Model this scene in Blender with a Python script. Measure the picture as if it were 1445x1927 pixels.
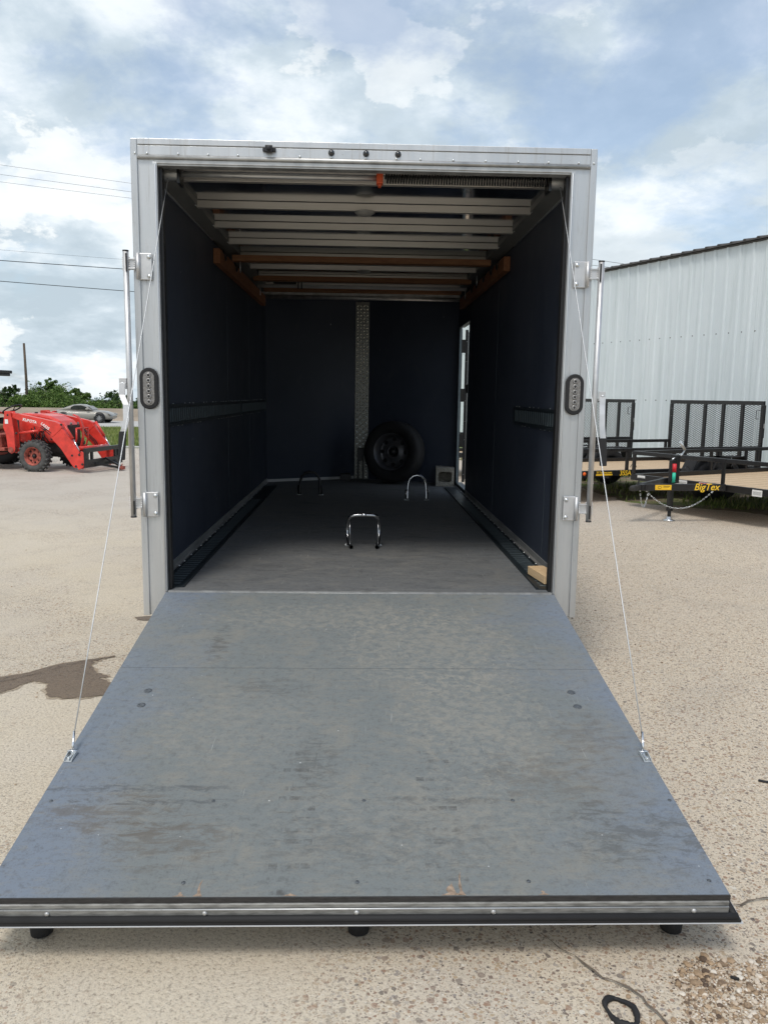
import bpy, bmesh, math, random
import numpy as np
from mathutils import Vector, Matrix
R = math.radians
scn = bpy.context.scene
for o in list(bpy.data.objects): bpy.data.objects.remove(o)
COL = scn.collection

# ------------------------------------------------------------ camera
cx, cy, cz, yaw, pitch, roll, fpx = -0.0122, -3.8657, 1.4633, -0.0306, 0.1441, 0.0142, 1507.66
fw = Vector((-math.sin(yaw)*math.cos(pitch), math.cos(yaw)*math.cos(pitch), -math.sin(pitch)))
rt = Vector((math.cos(yaw), math.sin(yaw), 0)); up = rt.cross(fw)
r2 = rt*math.cos(roll)+up*math.sin(roll); u2 = -rt*math.sin(roll)+up*math.cos(roll)
cam = bpy.data.cameras.new('camera'); co = bpy.data.objects.new('camera', cam); COL.objects.link(co)
M = Matrix((r2, u2, -fw)).transposed().to_4x4(); M.translation = (cx, cy, cz); co.matrix_world = M
cam.sensor_fit = 'VERTICAL'; cam.sensor_height = 36; cam.sensor_width = 27; cam.lens = fpx/1927*36
cam.clip_start = .05; cam.clip_end = 3000
scn.camera = co
scn.render.resolution_x = 767; scn.render.resolution_y = 1024
# ------------------------------------------------------------ light and exposure
SUN_EL, SUN_AZ = R(58), R(200)          # azimuth from +Y clockwise: behind the camera, a little to its left
sl = bpy.data.lights.new('sun', 'SUN'); sl.energy = 1.5; sl.angle = R(14); sl.color = (1, .955, .89)
so = bpy.data.objects.new('sun', sl); COL.objects.link(so)
sd = Vector((math.sin(SUN_AZ)*math.cos(SUN_EL), math.cos(SUN_AZ)*math.cos(SUN_EL), math.sin(SUN_EL)))
so.rotation_euler = sd.to_track_quat('Z', 'Y').to_euler(); so.location = (0, -5, 12)
vs = scn.view_settings; vs.view_transform = 'Standard'; vs.look = 'None'; vs.gamma = 1; vs.exposure = 0.30
# ------------------------------------------------------------ sky
w = bpy.data.worlds.new('World'); scn.world = w; w.use_nodes = True
nt = w.node_tree; nt.nodes.clear(); N = nt.nodes.new; LK = nt.links.new
def wmath(op, a, b=None, c=None, clamp=False):
    n = N('ShaderNodeMath'); n.operation = op; n.use_clamp = clamp
    for i, v in enumerate((a, b, c)):
        if v is None: continue
        if isinstance(v, (int, float)): n.inputs[i].default_value = v
        else: LK(v, n.inputs[i])
    return n.outputs[0]
out = N('ShaderNodeOutputWorld')
sky = N('ShaderNodeTexSky'); sky.sky_type = 'NISHITA'; sky.sun_disc = False
sky.sun_elevation = SUN_EL; sky.sun_rotation = SUN_AZ; sky.dust_density = 2.0; sky.ozone_density = 1.0
b1 = N('ShaderNodeBackground'); b1.inputs[1].default_value = .145; LK(sky.outputs[0], b1.inputs[0])
tc = N('ShaderNodeTexCoord'); sep = N('ShaderNodeSeparateXYZ'); LK(tc.outputs['Generated'], sep.inputs[0])
zz = wmath('ADD', wmath('MAXIMUM', sep.outputs[2], 0.0), .32)
cmb = N('ShaderNodeCombineXYZ'); LK(wmath('DIVIDE', sep.outputs[0], zz), cmb.inputs[0]); LK(wmath('DIVIDE', sep.outputs[1], zz), cmb.inputs[1])
def wnoise(scale, detail, rough, off, dist=0.0, vec=None):
    m = N('ShaderNodeMapping'); m.inputs['Location'].default_value = off; LK(vec or cmb.outputs[0], m.inputs[0])
    n = N('ShaderNodeTexNoise'); n.inputs['Scale'].default_value = scale; n.inputs['Detail'].default_value = detail
    n.inputs['Roughness'].default_value = rough; n.inputs['Distortion'].default_value = dist; LK(m.outputs[0], n.inputs[0]); return n.outputs[0]
def wramp(fac, stops):
    n = N('ShaderNodeValToRGB'); e = n.color_ramp.elements
    while len(e) < len(stops): e.new(.5)
    for i, (p, c) in enumerate(stops): e[i].position = p; e[i].color = (*c, 1) if len(c) == 3 else c
    LK(fac, n.inputs[0]); return n.outputs[0]
# broad cloud body, grey undersides to pale tops
body = wnoise(1.25, 14, .56, (3.3, 1.9, .4), .12)
lobe = wnoise(3.9, 14, .58, (1.2, 7.4, 2.0), .10)
mixv = wmath('ADD', wmath('MULTIPLY', body, .55), wmath('MULTIPLY', lobe, .45))
ccol = wramp(mixv, [(.42, (.42, .50, .56)), (.475, (.50, .58, .64)), (.505, (.60, .67, .72)), (.54, (.72, .77, .805)), (.62, (.80, .83, .85))])
# bright cumulus heads, mostly on the left
cv = N('ShaderNodeCombineXYZ'); LK(sep.outputs[0], cv.inputs[0]); LK(sep.outputs[1], cv.inputs[1]); LK(wmath('MULTIPLY', sep.outputs[2], 1.7), cv.inputs[2])
cum = wnoise(4.6, 14, .58, (4.1, .3, 2.22), .0, cv.outputs[0])
side = wmath('MULTIPLY_ADD', sep.outputs[0], -.9, .62, True)
cumf = wramp(cum, [(.515, (0, 0, 0)), (.535, (.75, .75, .75)), (.62, (1, 1, 1))])
cumf = wmath('MULTIPLY', cumf, side)
mc = N('ShaderNodeMix'); mc.data_type = 'RGBA'; LK(cumf, mc.inputs[0]); LK(ccol, mc.inputs[6]); mc.inputs[7].default_value = (.80, .825, .83, 1)
b2 = N('ShaderNodeBackground'); b2.inputs[1].default_value = 1.07; LK(mc.outputs[2], b2.inputs[0])
# pale blue breaks, more of them high up and to the right
gap = wnoise(1.9, 12, .60, (8.0, 2.6, 1.0), .15)
bias = wmath('ADD', gap, wmath('MULTIPLY_ADD', sep.outputs[0], -.16, wmath('MULTIPLY', sep.outputs[2], -.22)))
cover = wramp(bias, [(.36, (.42, .42, .42)), (.41, (.62, .62, .62)), (.455, (.92, .92, .92)), (.52, (1, 1, 1))])
ms = N('ShaderNodeMixShader'); LK(cover, ms.inputs[0]); LK(b1.outputs[0], ms.inputs[1]); LK(b2.outputs[0], ms.inputs[2]); LK(ms.outputs[0], out.inputs[0])

# ------------------------------------------------------------ materials
def newmat(name):
    m = bpy.data.materials.new(name); m.use_nodes = True; t = m.node_tree
    return m, t, t.nodes['Principled BSDF']
class NB:
    def __init__(s, t): s.t = t
    def n(s, k, **kw):
        x = s.t.nodes.new(k)
        for a, b in kw.items(): setattr(x, a, b)
        return x
    def l(s, a, b): s.t.links.new(a, b)
    def coord(s, scale=(1, 1, 1), rot=(0, 0, 0), loc=(0, 0, 0)):
        c = s.n('ShaderNodeTexCoord'); m = s.n('ShaderNodeMapping'); m.inputs['Scale'].default_value = scale
        m.inputs['Rotation'].default_value = rot; m.inputs['Location'].default_value = loc
        s.l(c.outputs['Object'], m.inputs[0]); return m.outputs[0]
    def noise(s, vec, scale, detail=4, rough=.55, dist=0):
        x = s.n('ShaderNodeTexNoise'); x.inputs['Scale'].default_value = scale; x.inputs['Detail'].default_value = detail
        x.inputs['Roughness'].default_value = rough; x.inputs['Distortion'].default_value = dist; s.l(vec, x.inputs[0]); return x.outputs[0]
    def ramp(s, fac, stops, interp='LINEAR'):
        x = s.n('ShaderNodeValToRGB'); x.color_ramp.interpolation = interp; e = x.color_ramp.elements
        while len(e) < len(stops): e.new(.5)
        for i, (p, c) in enumerate(stops):
            if isinstance(c, (int, float)): c = (c, c, c)
            e[i].position = p; e[i].color = (*c, 1)
        s.l(fac, x.inputs[0]); return x.outputs[0]
    def mix(s, fac, a, b, mode='MIX'):
        x = s.n('ShaderNodeMix', data_type='RGBA', blend_type=mode)
        for i, v in ((0, fac), (6, a), (7, b)):
            if isinstance(v, (int, float)): x.inputs[i].default_value = v
            elif isinstance(v, tuple): x.inputs[i].default_value = (*v, 1)
            else: s.l(v, x.inputs[i])
        return x.outputs[2]
    def math(s, op, a, b=0, clamp=False):
        x = s.n('ShaderNodeMath', operation=op, use_clamp=clamp)
        for i, v in enumerate((a, b)):
            if isinstance(v, (int, float)): x.inputs[i].default_value = v
            else: s.l(v, x.inputs[i])
        return x.outputs[0]
    def bump(s, h, bsdf, strength=.3, dist=.01):
        x = s.n('ShaderNodeBump'); x.inputs['Strength'].default_value = strength; x.inputs['Distance'].default_value = dist
        s.l(h, x.inputs['Height']); s.l(x.outputs[0], bsdf.inputs['Normal'])
def simple(name, col, rough=.5, metal=0.0, var=.12, vscale=12, bump=0.0, bscale=60, stretch=(1, 1, 1), spec=.5, coat=0):
    m, t, b = newmat(name); q = NB(t); v = q.coord(stretch)
    n = q.noise(v, vscale, 5)
    c = q.ramp(n, [(.3, tuple(x*(1-var) for x in col)), (.7, tuple(min(1, x*(1+var)) for x in col))])
    q.l(c, b.inputs['Base Color']); b.inputs['Metallic'].default_value = metal; b.inputs['Specular IOR Level'].default_value = spec
    q.l(q.ramp(n, [(.25, max(.03, rough-.08)), (.75, min(1, rough+.08))]), b.inputs['Roughness'])
    if coat: b.inputs['Coat Weight'].default_value = coat
    if bump: q.bump(q.noise(v, bscale, 4), b, bump, .004)
    return m
def frame_alu():
    m, t, b = newmat('aluminium'); q = NB(t); n = q.noise(q.coord((1, 1, .12)), 9, 6); c = q.ramp(n, [(.3, (.48, .495, .505)), (.7, (.60, .61, .615))])
    st = q.noise(q.coord((26, 8, 1.1)), 2.2, 8, .75, .3); c = q.mix(q.ramp(st, [(.54, 0), (.72, .55)]), c, (.27, .26, .24))
    sp = q.noise(q.coord((1, 1, 1)), 55, 5, .8); c = q.mix(q.ramp(sp, [(.62, 0), (.70, .5)]), c, (.25, .24, .22))
    q.l(c, b.inputs['Base Color']); b.inputs['Metallic'].default_value = .8; q.l(q.ramp(st, [(.3, .33), (.7, .55)]), b.inputs['Roughness'])
    q.bump(q.noise(q.coord((1, 1, .3)), 14, 4), b, .10, .004); return m
M_ALU = frame_alu()
M_ALUD = simple('dull_aluminium', (.50, .50, .49), .48, .75, .22, 14, .08, 60, (1, .25, 1))
M_RAIL = simple('grimy_rail_aluminium', (.30, .30, .285), .6, .5, .35, 26, .2, 140, (1, 4, 4))
M_BOW = simple('roof_bow_aluminium', (.60, .57, .52), .45, .7, .08, 5, 0, 60, (.3, 1, 1))
M_STEEL = simple('stainless', (.60, .60, .60), .48, .8, .08, 20, .03, 80)
M_ZINC = simple('zinc_plate', (.70, .72, .72), .3, .9, .12, 40)
M_CHROME = simple('chrome', (.75, .76, .78), .12, 1, .05, 20)
M_BLACKM = simple('black_powder_coat', (.010, .010, .011), .32, 0, .25, 25, .03, 120, spec=.5)
M_BLACKP = simple('black_plastic', (.012, .012, .013), .45, 0, .2, 30)
M_RUBBER = simple('rubber', (.014, .014, .015), .75, 0, .25, 18, .15, 80)
M_RED = simple('tractor_red', (.66, .042, .028), .42, 0, .22, 9, .02, 60, coat=.3)
M_REDD = simple('dusty_red', (.34, .085, .06), .75, 0, .55, 16)
M_ORANGE = simple('orange_paint', (.55, .08, .02), .5, 0, .15, 30)
M_WHITE = simple('white_sticker', (.78, .78, .76), .45, 0, .05, 30)
M_YEL = simple('yellow_sticker', (.85, .50, .02), .45, 0, .06, 20)
M_TEAL = simple('green_tag', (.03, .55, .36), .45, 0, .1, 60)
M_TAGR = simple('red_tag', (.62, .02, .03), .45, 0, .2, 60)
M_GLASS = simple('tinted_glass', (.012, .014, .017), .06, 0, .1, 3, spec=.8)
M_LENS = simple('clear_lens', (.22, .21, .20), .25, .2, .3, 90, .3, 160)
M_LED = simple('led_reflector', (.30, .29, .28), .3, .5, .2, 90)
M_PIPE = simple('white_tube', (.55, .55, .54), .4, 0, .08, 10)
M_DARKEN = simple('grimy_cast_metal', (.035, .033, .03), .7, .2, .5, 22, .3, 60)
M_TAN = simple('tan_vinyl', (.40, .28, .13), .6, 0, .2, 15)
M_CHROMED = simple('dull_chrome', (.42, .43, .44), .2, 1, .1, 20)
M_CABLE = simple('wire_rope', (.62, .63, .63), .4, .7, .1, 300, .3, 900)
M_ETRACK = simple('painted_track', (.020, .028, .034), .45, .3, .25, 18, .05, 60)
M_ETR2 = simple('worn_track_slot', (.11, .14, .155), .4, .4, .25, 18)
M_COVE = simple('cove_dark', (.20, .20, .19), .55, .3, .15, 4, .4, 260)
M_SIGNY = simple('yellow_lettering', (.88, .55, .03), .4, 0, .04, 20)
M_RIMG = simple('grey_rim', (.13, .13, .14), .35, .5, .1, 20)
M_SKIN = simple('white_trailer_skin', (.50, .51, .52), .3, .1, .04, 3)

def concrete(wet=0):
    m, t, b = newmat(('aggregate_concrete', 'wet_concrete', 'damp_concrete')[wet]); q = NB(t); v = q.coord()
    big = q.noise(v, .35, 6, .6, .3); mid = q.noise(v, 2.4, 6, .6); fine = q.noise(v, 90, 4, .7)
    base = q.mix(q.ramp(big, [(.38, 0), (.62, 1)]), (.63, .56, .45), (.56, .50, .415))
    base = q.mix(q.ramp(mid, [(.3, 0), (.75, .8)]), base, (.60, .52, .39))
    sp = q.n('ShaderNodeSeparateXYZ'); q.l(v, sp.inputs[0])
    # warmer and stonier on the right, paler and smoother on the left
    rx = q.ramp(q.math('MULTIPLY_ADD', sp.outputs[0], .22) if False else q.math('ADD', q.math('MULTIPLY', sp.outputs[0], .2), .42), [(.35, 0), (.75, 1)])
    base = q.mix(q.math('MULTIPLY', rx, .55), base, (.64, .53, .395))
    base = q.mix(q.ramp(fine, [(.34, .75), (.47, 0)]), base, (.22, .185, .145)); base = q.mix(q.ramp(q.noise(v, .9, 9, .7, .6), [(.52, 0), (.66, .32)]), base, (.36, .325, .275)); base = q.mix(q.ramp(q.noise(q.coord(loc=(9, 4, 0)), 6, 8, .75, .5), [(.56, 0), (.7, .3)]), base, (.33, .30, .26))
    base = q.mix(q.ramp(fine, [(.55, 0), (.75, .55)]), base, (.74, .67, .55))
    # far lot is greyer and dirtier
    fy = q.ramp(q.math('MULTIPLY', q.math('ADD', sp.outputs[1], q.math('MULTIPLY', big, 6)), .08), [(.45, 0), (.9, .7)])
    base = q.mix(fy, base, (.52, .475, .42))
    def stones(scale, thr, seedoff, size, col, amount):
        mp = q.coord((1, 1, 1), (0, 0, seedoff), (seedoff*7, seedoff*3, 0))
        wrp = q.n('ShaderNodeTexNoise'); wrp.inputs['Scale'].default_value = scale*.7; q.l(mp, wrp.inputs[0])
        ad = q.n('ShaderNodeMix', data_type='VECTOR'); ad.inputs[0].default_value = .012; q.l(mp, ad.inputs[4]); q.l(wrp.outputs[1], ad.inputs[5])
        vo = q.n('ShaderNodeTexVoronoi'); vo.inputs['Scale'].default_value = scale; q.l(ad.outputs[1], vo.inputs['Vector'])
        s3 = q.n('ShaderNodeSeparateColor'); q.l(vo.outputs['Color'], s3.inputs[0])
        pick = q.math('GREATER_THAN', s3.outputs[0], thr)
        rad = q.math('ADD', q.math('MULTIPLY', s3.outputs[1], size*.6), size*.4)
        ins = q.math('LESS_THAN', vo.outputs['Distance'], rad)
        f = q.math('MULTIPLY', q.math('MULTIPLY', pick, ins), amount)
        return f, q.ramp(s3.outputs[2], col)
    pal = [(0, (.07, .06, .06)), (.16, (.18, .15, .13)), (.34, (.33, .21, .145)), (.50, (.44, .345, .235)), (.68, (.30, .27, .245)), (.84, (.60, .53, .43)), (1, (.70, .67, .60))]
    expo = q.ramp(q.math('ADD', q.noise(v, 1.1, 5, .6, .4), q.math('MULTIPLY', rx, .22)), [(.44, .10), (.60, 1)])
    nearm = q.ramp(q.math('MULTIPLY', sp.outputs[1], -.2), [(.3, 0), (.45, 1)])   # worn patch of bare stones at the foot of the ramp
    f1, c1 = stones(84, .30, .3, .52, pal, .95); f2, c2 = stones(185, .25, 1.1, .52, pal, .85); f3, c3 = stones(44, .72, 2.0, .44, pal, .95)
    c = q.mix(q.math('MULTIPLY', f2, q.math('ADD', q.math('MULTIPLY', expo, .65), .35)), base, c2)
    c = q.mix(q.math('MULTIPLY', f1, expo), c, c1)
    c = q.mix(q.math('MULTIPLY', f3, q.math('MAXIMUM', q.math('MULTIPLY', expo, .75), q.math('MULTIPLY', nearm, .0))), c, c3)
    if wet:
        c = q.mix(1.0, c, (.30, .25, .21) if wet == 1 else (.70, .66, .62), 'MULTIPLY'); b.inputs['Roughness'].default_value = .5 if wet == 1 else .8
    else: b.inputs['Roughness'].default_value = .88
    q.l(c, b.inputs['Base Color']); b.inputs['Specular IOR Level'].default_value = .25
    h = q.math('ADD', q.math('MULTIPLY', f1, .6), q.math('ADD', fine, q.math('MULTIPLY', f3, .8)))
    q.bump(h, b, .6, .008)
    return m
M_CONC = concrete(); M_WET = concrete(1); M_DAMP = concrete(2)
def dirtgrass():
    m, t, b = newmat('dirt_and_grass'); q = NB(t); v = q.coord()
    n = q.noise(v, 1.3, 8, .65, .3); f = q.noise(v, 30, 5, .7)
    sp = q.n('ShaderNodeSeparateXYZ'); q.l(v, sp.inputs[0])
    far = q.math('GREATER_THAN', sp.outputs[1], 16.0)
    g = q.ramp(f, [(.3, (.06, .09, .02)), (.6, (.16, .21, .05)), (.8, (.28, .28, .10))])
    d = q.ramp(f, [(.3, (.13, .095, .065)), (.7, (.30, .24, .17))])
    k = q.math('MAXIMUM', q.ramp(n, [(.47, 0), (.58, 1)]), far)
    q.l(q.mix(k, d, g), b.inputs['Base Color']); b.inputs['Roughness'].default_value = .95
    q.bump(f, b, .8, .03); return m
M_DIRT = dirtgrass()
def road_m():
    m, t, b = newmat('pale_road'); q = NB(t); v = q.coord()
    n = q.noise(v, 3, 7, .6); q.l(q.ramp(n, [(.3, (.40, .39, .37)), (.7, (.50, .49, .46))]), b.inputs['Base Color']); b.inputs['Roughness'].default_value = .9; return m
M_ROAD = road_m()
M_BARR = simple('barrier_concrete', (.36, .30, .235), .9, 0, .15, 2, .1, 8, (.4, 1, 2))
def paintwall():
    m, t, b = newmat('navy_painted_plywood'); q = NB(t); v = q.coord()
    n = q.noise(v, 1.5, 7, .6); c = q.ramp(n, [(.3, (.034, .043, .064)), (.7, (.050, .060, .083))])
    sc = q.noise(q.coord((14, 14, 3)), 4.5, 8, .75, .6); c = q.mix(q.ramp(sc, [(.66, 0), (.70, .7)]), c, (.16, .17, .19)); c = q.mix(q.ramp(q.noise(q.coord((3, 3, 1), loc=(2, 5, 1)), 1.7, 9, .75, 1.5), [(.57, 0), (.66, .35)]), c, (.07, .08, .09))
    vo = q.n('ShaderNodeTexVoronoi'); vo.inputs['Scale'].default_value = 9; q.l(q.coord((1, 1, .6)), vo.inputs['Vector'])
    s3 = q.n('ShaderNodeSeparateColor'); q.l(vo.outputs['Color'], s3.inputs[0])
    c = q.mix(q.math('MULTIPLY', q.math('LESS_THAN', vo.outputs['Distance'], q.math('MULTIPLY', s3.outputs[1], .055)), q.math('GREATER_THAN', s3.outputs[0], .6)), c, (.30, .31, .33))
    q.l(c, b.inputs['Base Color']); q.l(q.ramp(n, [(.3, .42), (.7, .6)]), b.inputs['Roughness']); b.inputs['Specular IOR Level'].default_value = .3
    q.bump(q.noise(q.coord((1, 1, .2)), 40, 3), b, .05, .003); return m
M_NAVY = paintwall()
_B, _D, _T, _S = (.115, .098, .080), (.085, .083, .078), (.29, .275, .235), (.075, .078, .082)
SMUDGES = [(.78, 1.77, .30, .20, _D, .8), (.60, 1.50, .34, .20, _B, .6), (.78, 1.26, .20, .18, _B, .55), (-.72, 1.68, .28, .13, _B, .85), (-.55, 1.80, .24, .14, _B, .8),
           (-.68, 1.56, .42, .025, _S, .9), (-.66, 1.625, .38, .022, _S, .9), (-.14, 1.42, .10, .20, _D, .7), (.22, 1.62, .30, .03, _D, .8), (-.36, .95, .22, .10, _D, .6), (-.60, .60, .06, .26, _D, .9), (.1, 1.8, .5, .16, _D, .5),
           (.30, .60, .55, .50, _T, .75), (.40, 1.15, .38, .50, _T, .7), (-.1, .30, .8, .22, _T, .7), (-.45, 1.2, .4, .35, _T, .4), (.2, 1.7, .6, .3, _T, .45)]
def deckpaint(name, ramp):
    m, t, b = newmat(name); q = NB(t); v = q.coord(); sp = q.n('ShaderNodeSeparateXYZ'); q.l(v, sp.inputs[0])
    big = q.noise(v, 1.3, 8, .65, .5); mid = q.noise(v, 4.5, 9, .7, .8); str_ = q.noise(q.coord((2.5, 14, 1)), 3.5, 8, .72, 1.0)
    strL = q.noise(q.coord((16, 2.2, 1)), 3.0, 8, .7, .8)
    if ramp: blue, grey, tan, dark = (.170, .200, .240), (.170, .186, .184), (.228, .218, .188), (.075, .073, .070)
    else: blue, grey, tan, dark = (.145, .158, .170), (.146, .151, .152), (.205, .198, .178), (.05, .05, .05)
    ax = q.math('ABSOLUTE', sp.outputs[0])
    traffic = q.ramp(q.math('ADD', ax, q.math('MULTIPLY', q.math('SUBTRACT', big, .5), 1.6)), [(.55, 1), (1.0, 0)])
    c = q.mix(traffic, blue, grey)
    gr = q.noise(v, 38, 6, .8); gr2 = q.noise(q.coord((1, 3, 1)), 14, 7, .8, .6)
    c = q.mix(q.math('MULTIPLY', q.ramp(gr, [(.35, .55), (.5, 0)]), .8), c, dark); c = q.mix(q.ramp(gr2, [(.53, 0), (.66, .42)]), c, tan)
    c = q.mix(q.math('MULTIPLY', q.ramp(q.math('ADD', q.math('MULTIPLY', mid, .7), q.math('MULTIPLY', gr2, .3)), [(.49, 0), (.62, .7)]), q.math('ADD', q.math('MULTIPLY', traffic, .7), .15)), c, tan)
    c = q.mix(q.math('MULTIPLY', q.ramp(str_, [(.55, 0), (.68, .55)]), q.math('ADD', q.math('MULTIPLY', traffic, .7), .3)), c, tan)
    c = q.mix(q.ramp(q.noise(q.coord((3, 9, 1), (0, 0, .1), (3, 1, 0)), 2.6, 9, .78, .5), [(.60, 0), (.70, .6)]), c, dark)
    c = q.mix(q.math('MULTIPLY', q.ramp(strL, [(.61, 0), (.73, .5)]), traffic), c, dark)
    fs = q.noise(v, 150, 3, .7); c = q.mix(q.ramp(fs, [(.32, .35), (.45, 0)]), c, dark)
    vo = q.n('ShaderNodeTexVoronoi'); vo.inputs['Scale'].default_value = 26; q.l(v, vo.inputs['Vector'])
    s3 = q.n('ShaderNodeSeparateColor'); q.l(vo.outputs['Color'], s3.inputs[0])
    speck = q.math('MULTIPLY', q.math('LESS_THAN', vo.outputs['Distance'], q.math('MULTIPLY', s3.outputs[1], .075)), q.math('GREATER_THAN', s3.outputs[0], .80))
    c = q.mix(q.math('MULTIPLY', speck, .8), c, (.55, .56, .55))
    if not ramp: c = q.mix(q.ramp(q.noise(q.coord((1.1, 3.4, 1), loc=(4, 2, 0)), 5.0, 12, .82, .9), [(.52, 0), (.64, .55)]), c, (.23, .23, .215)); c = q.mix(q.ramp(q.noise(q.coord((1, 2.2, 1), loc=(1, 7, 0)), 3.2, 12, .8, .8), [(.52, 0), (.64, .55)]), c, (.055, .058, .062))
    # fine hair scratches
    for k, (rz, th) in enumerate(((.5, .735), (-1.0, .74), (1.35, .74))):
        s = q.noise(q.coord((34, 1.3, 1), (0, 0, rz), (k*5, 0, 0)), 3.2, 4, .6, .3)
        c = q.mix(q.ramp(s, [(th-.04, 0), (th, .5)]), c, (.40, .40, .38) if k < 2 else dark)
    if ramp:   # smudges and mud where boots and tyres dragged
        nz = q.noise(q.coord((1.0, 2.6, 1)), 11, 10, .80, .6); nz2 = q.noise(q.coord((1.3, 1.6, 1), (0, 0, .4)), 20, 10, .84, .4)
        for (x0, v0, rx_, ry_, cc_, am) in SMUDGES:
            dx = q.math('DIVIDE', q.math('SUBTRACT', sp.outputs[0], x0), rx_); dy = q.math('DIVIDE', q.math('ADD', sp.outputs[1], v0), ry_)
            fall = q.math('SUBTRACT', 1.0, q.math('ADD', q.math('MULTIPLY', dx, dx), q.math('MULTIPLY', dy, dy)), True)
            fm = q.ramp(q.math('ADD', q.math('MULTIPLY', fall, .10), nz if cc_[0] < .2 else nz2), [(.55, 0), (.64, am*.68)])
            c = q.mix(q.math('MULTIPLY', fm, q.math('MULTIPLY', fall, 1.7, True)), c, cc_)
    if ramp:   # rows of muddy tyre-lug prints running up the ramp
        for x0 in (-.19, .23):
            wv = q.math('LESS_THAN', q.math('FRACT', q.math('MULTIPLY', sp.outputs[1], 21.0)), .42)
            for dx, ww in ((-.045, .012), (0, .026), (.042, .013)):
                band = q.math('LESS_THAN', q.math('ABSOLUTE', q.math('SUBTRACT', sp.outputs[0], x0+dx)), ww)
                low = q.ramp(q.math('MULTIPLY', sp.outputs[1], -1.0), [(1.35/1.0*.74, 0), (1, .7)]) if False else q.math('LESS_THAN', sp.outputs[1], -1.35)
                fm = q.math('MULTIPLY', q.math('MULTIPLY', wv, band), q.math('MULTIPLY', low, q.ramp(q.noise(v, 16, 5, .7), [(.48, 0), (.66, .8)])))
                c = q.mix(fm, c, dark)
    q.l(c, b.inputs['Base Color']); q.l(q.ramp(mid, [(.3, .62), (.7, .80)]), b.inputs['Roughness']); b.inputs['Specular IOR Level'].default_value = .35
    q.bump(q.math('ADD', str_, q.math('MULTIPLY', fs, .5)), b, .18, .003)
    return m
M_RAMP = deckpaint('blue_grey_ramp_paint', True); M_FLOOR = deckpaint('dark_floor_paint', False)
def wood(name, a, bb, scale=(1, 12, 12), rough=.7):
    m, t, b = newmat(name); q = NB(t); v = q.coord(scale)
    n = q.noise(v, 3, 8, .65, 1.2); q.l(q.ramp(n, [(.3, a), (.7, bb)]), b.inputs['Base Color']); b.inputs['Roughness'].default_value = rough
    q.bump(n, b, .2, .003); return m
M_WOODX = wood('stained_lumber', (.20, .085, .035), (.34, .16, .07), (2, 12, 12))
M_WOODY = wood('stained_lumber_rail', (.20, .075, .03), (.33, .14, .06), (12, 2, 12))
M_PLY = wood('bare_plywood', (.62, .42, .22), (.78, .58, .36), (12, 2, 60))
def planks():
    m, t, b = newmat('pine_deck_boards'); q = NB(t); v = q.coord((3, 14, 3)); n = q.noise(v, 2.5, 8, .65, .8)
    c = q.ramp(n, [(.3, (.44, .31, .19)), (.7, (.60, .46, .30))])
    sp = q.n('ShaderNodeSeparateXYZ'); q.l(q.coord(), sp.inputs[0])
    gapm = q.math('LESS_THAN', q.math('FRACT', q.math('MULTIPLY', sp.outputs[1], 5.2)), .06)
    q.l(q.mix(gapm, c, (.12, .08, .05)), b.inputs['Base Color']); b.inputs['Roughness'].default_value = .8; return m
M_PINE = planks()
def siding():
    m, t, b = newmat('pale_blue_steel_siding'); q = NB(t); v = q.coord()
    n = q.noise(q.coord((1, 1, .25)), .9, 6, .6); c = q.ramp(n, [(.3, (.58, .64, .67)), (.7, (.67, .725, .75))])
    st = q.noise(q.coord((7, 7, .3)), 1.2, 7, .7); c = q.mix(q.ramp(st, [(.52, 0), (.72, .55)]), c, (.40, .46, .47))
    ru = q.noise(q.coord((9, 9, .8), loc=(3, 0, 0)), 1.6, 7, .7); c = q.mix(q.ramp(ru, [(.68, 0), (.76, .5)]), c, (.38, .33, .27))
    q.l(c, b.inputs['Base Color']); b.inputs['Roughness'].default_value = .5; b.inputs['Metallic'].default_value = .0; return m
M_SIDE = siding()
M_ROOF = simple('roof_trim', (.085, .08, .078), .7, 0, .3, 8)
def leafmat(name, a, b_, c_):
    m, t, b = newmat(name); q = NB(t)
    g = q.n('ShaderNodeNewGeometry'); oi = q.noise(q.coord(), .9, 4, .6)
    k = q.math('ADD', q.math('MULTIPLY', g.outputs['Random Per Island'], .55), q.math('MULTIPLY', oi, .6))
    q.l(q.ramp(k, [(.25, a), (.55, b_), (.85, c_)]), b.inputs['Base Color']); b.inputs['Roughness'].default_value = .6
    b.inputs['Specular IOR Level'].default_value = .25
    return m
M_LEAF = leafmat('leaves', (.035, .07, .015), (.085, .15, .03), (.17, .25, .06))
M_LEAFD = leafmat('dark_leaves', (.018, .038, .012), (.04, .075, .02), (.075, .12, .035))
M_GRASS = leafmat('grass_blades', (.07, .11, .025), (.17, .23, .05), (.34, .33, .13))
M_BARK = simple('bark', (.07, .055, .04), .95, 0, .3, 12, .5, 30, (1, 1, .3))
M_POLE = simple('weathered_pole', (.10, .075, .055), .9, 0, .3, 9, .3, 30, (1, 1, .1))
M_CARP = simple('champagne_car_paint', (.30, .285, .25), .42, .25, .03, 2, coat=.5)
def cinder():
    m, t, b = newmat('cinder_concrete'); q = NB(t); v = q.coord(); n = q.noise(v, 70, 6, .75)
    q.l(q.ramp(n, [(.3, (.12, .11, .09)), (.55, (.33, .31, .26)), (.75, (.48, .46, .40))]), b.inputs['Base Color']); b.inputs['Roughness'].default_value = .95; q.bump(n, b, .9, .008); return m
M_CINDER = cinder()
def tread():
    return simple('diamond_plate', (.42, .42, .38), .22, .95, .12, 30)
M_TREAD = tread()
M_TREADD = simple('plate_ground_dim', (.17, .17, .155), .4, .8, .2, 30)  # same metal as the treads, the dimmer reflection of its flats put into the colour
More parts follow.
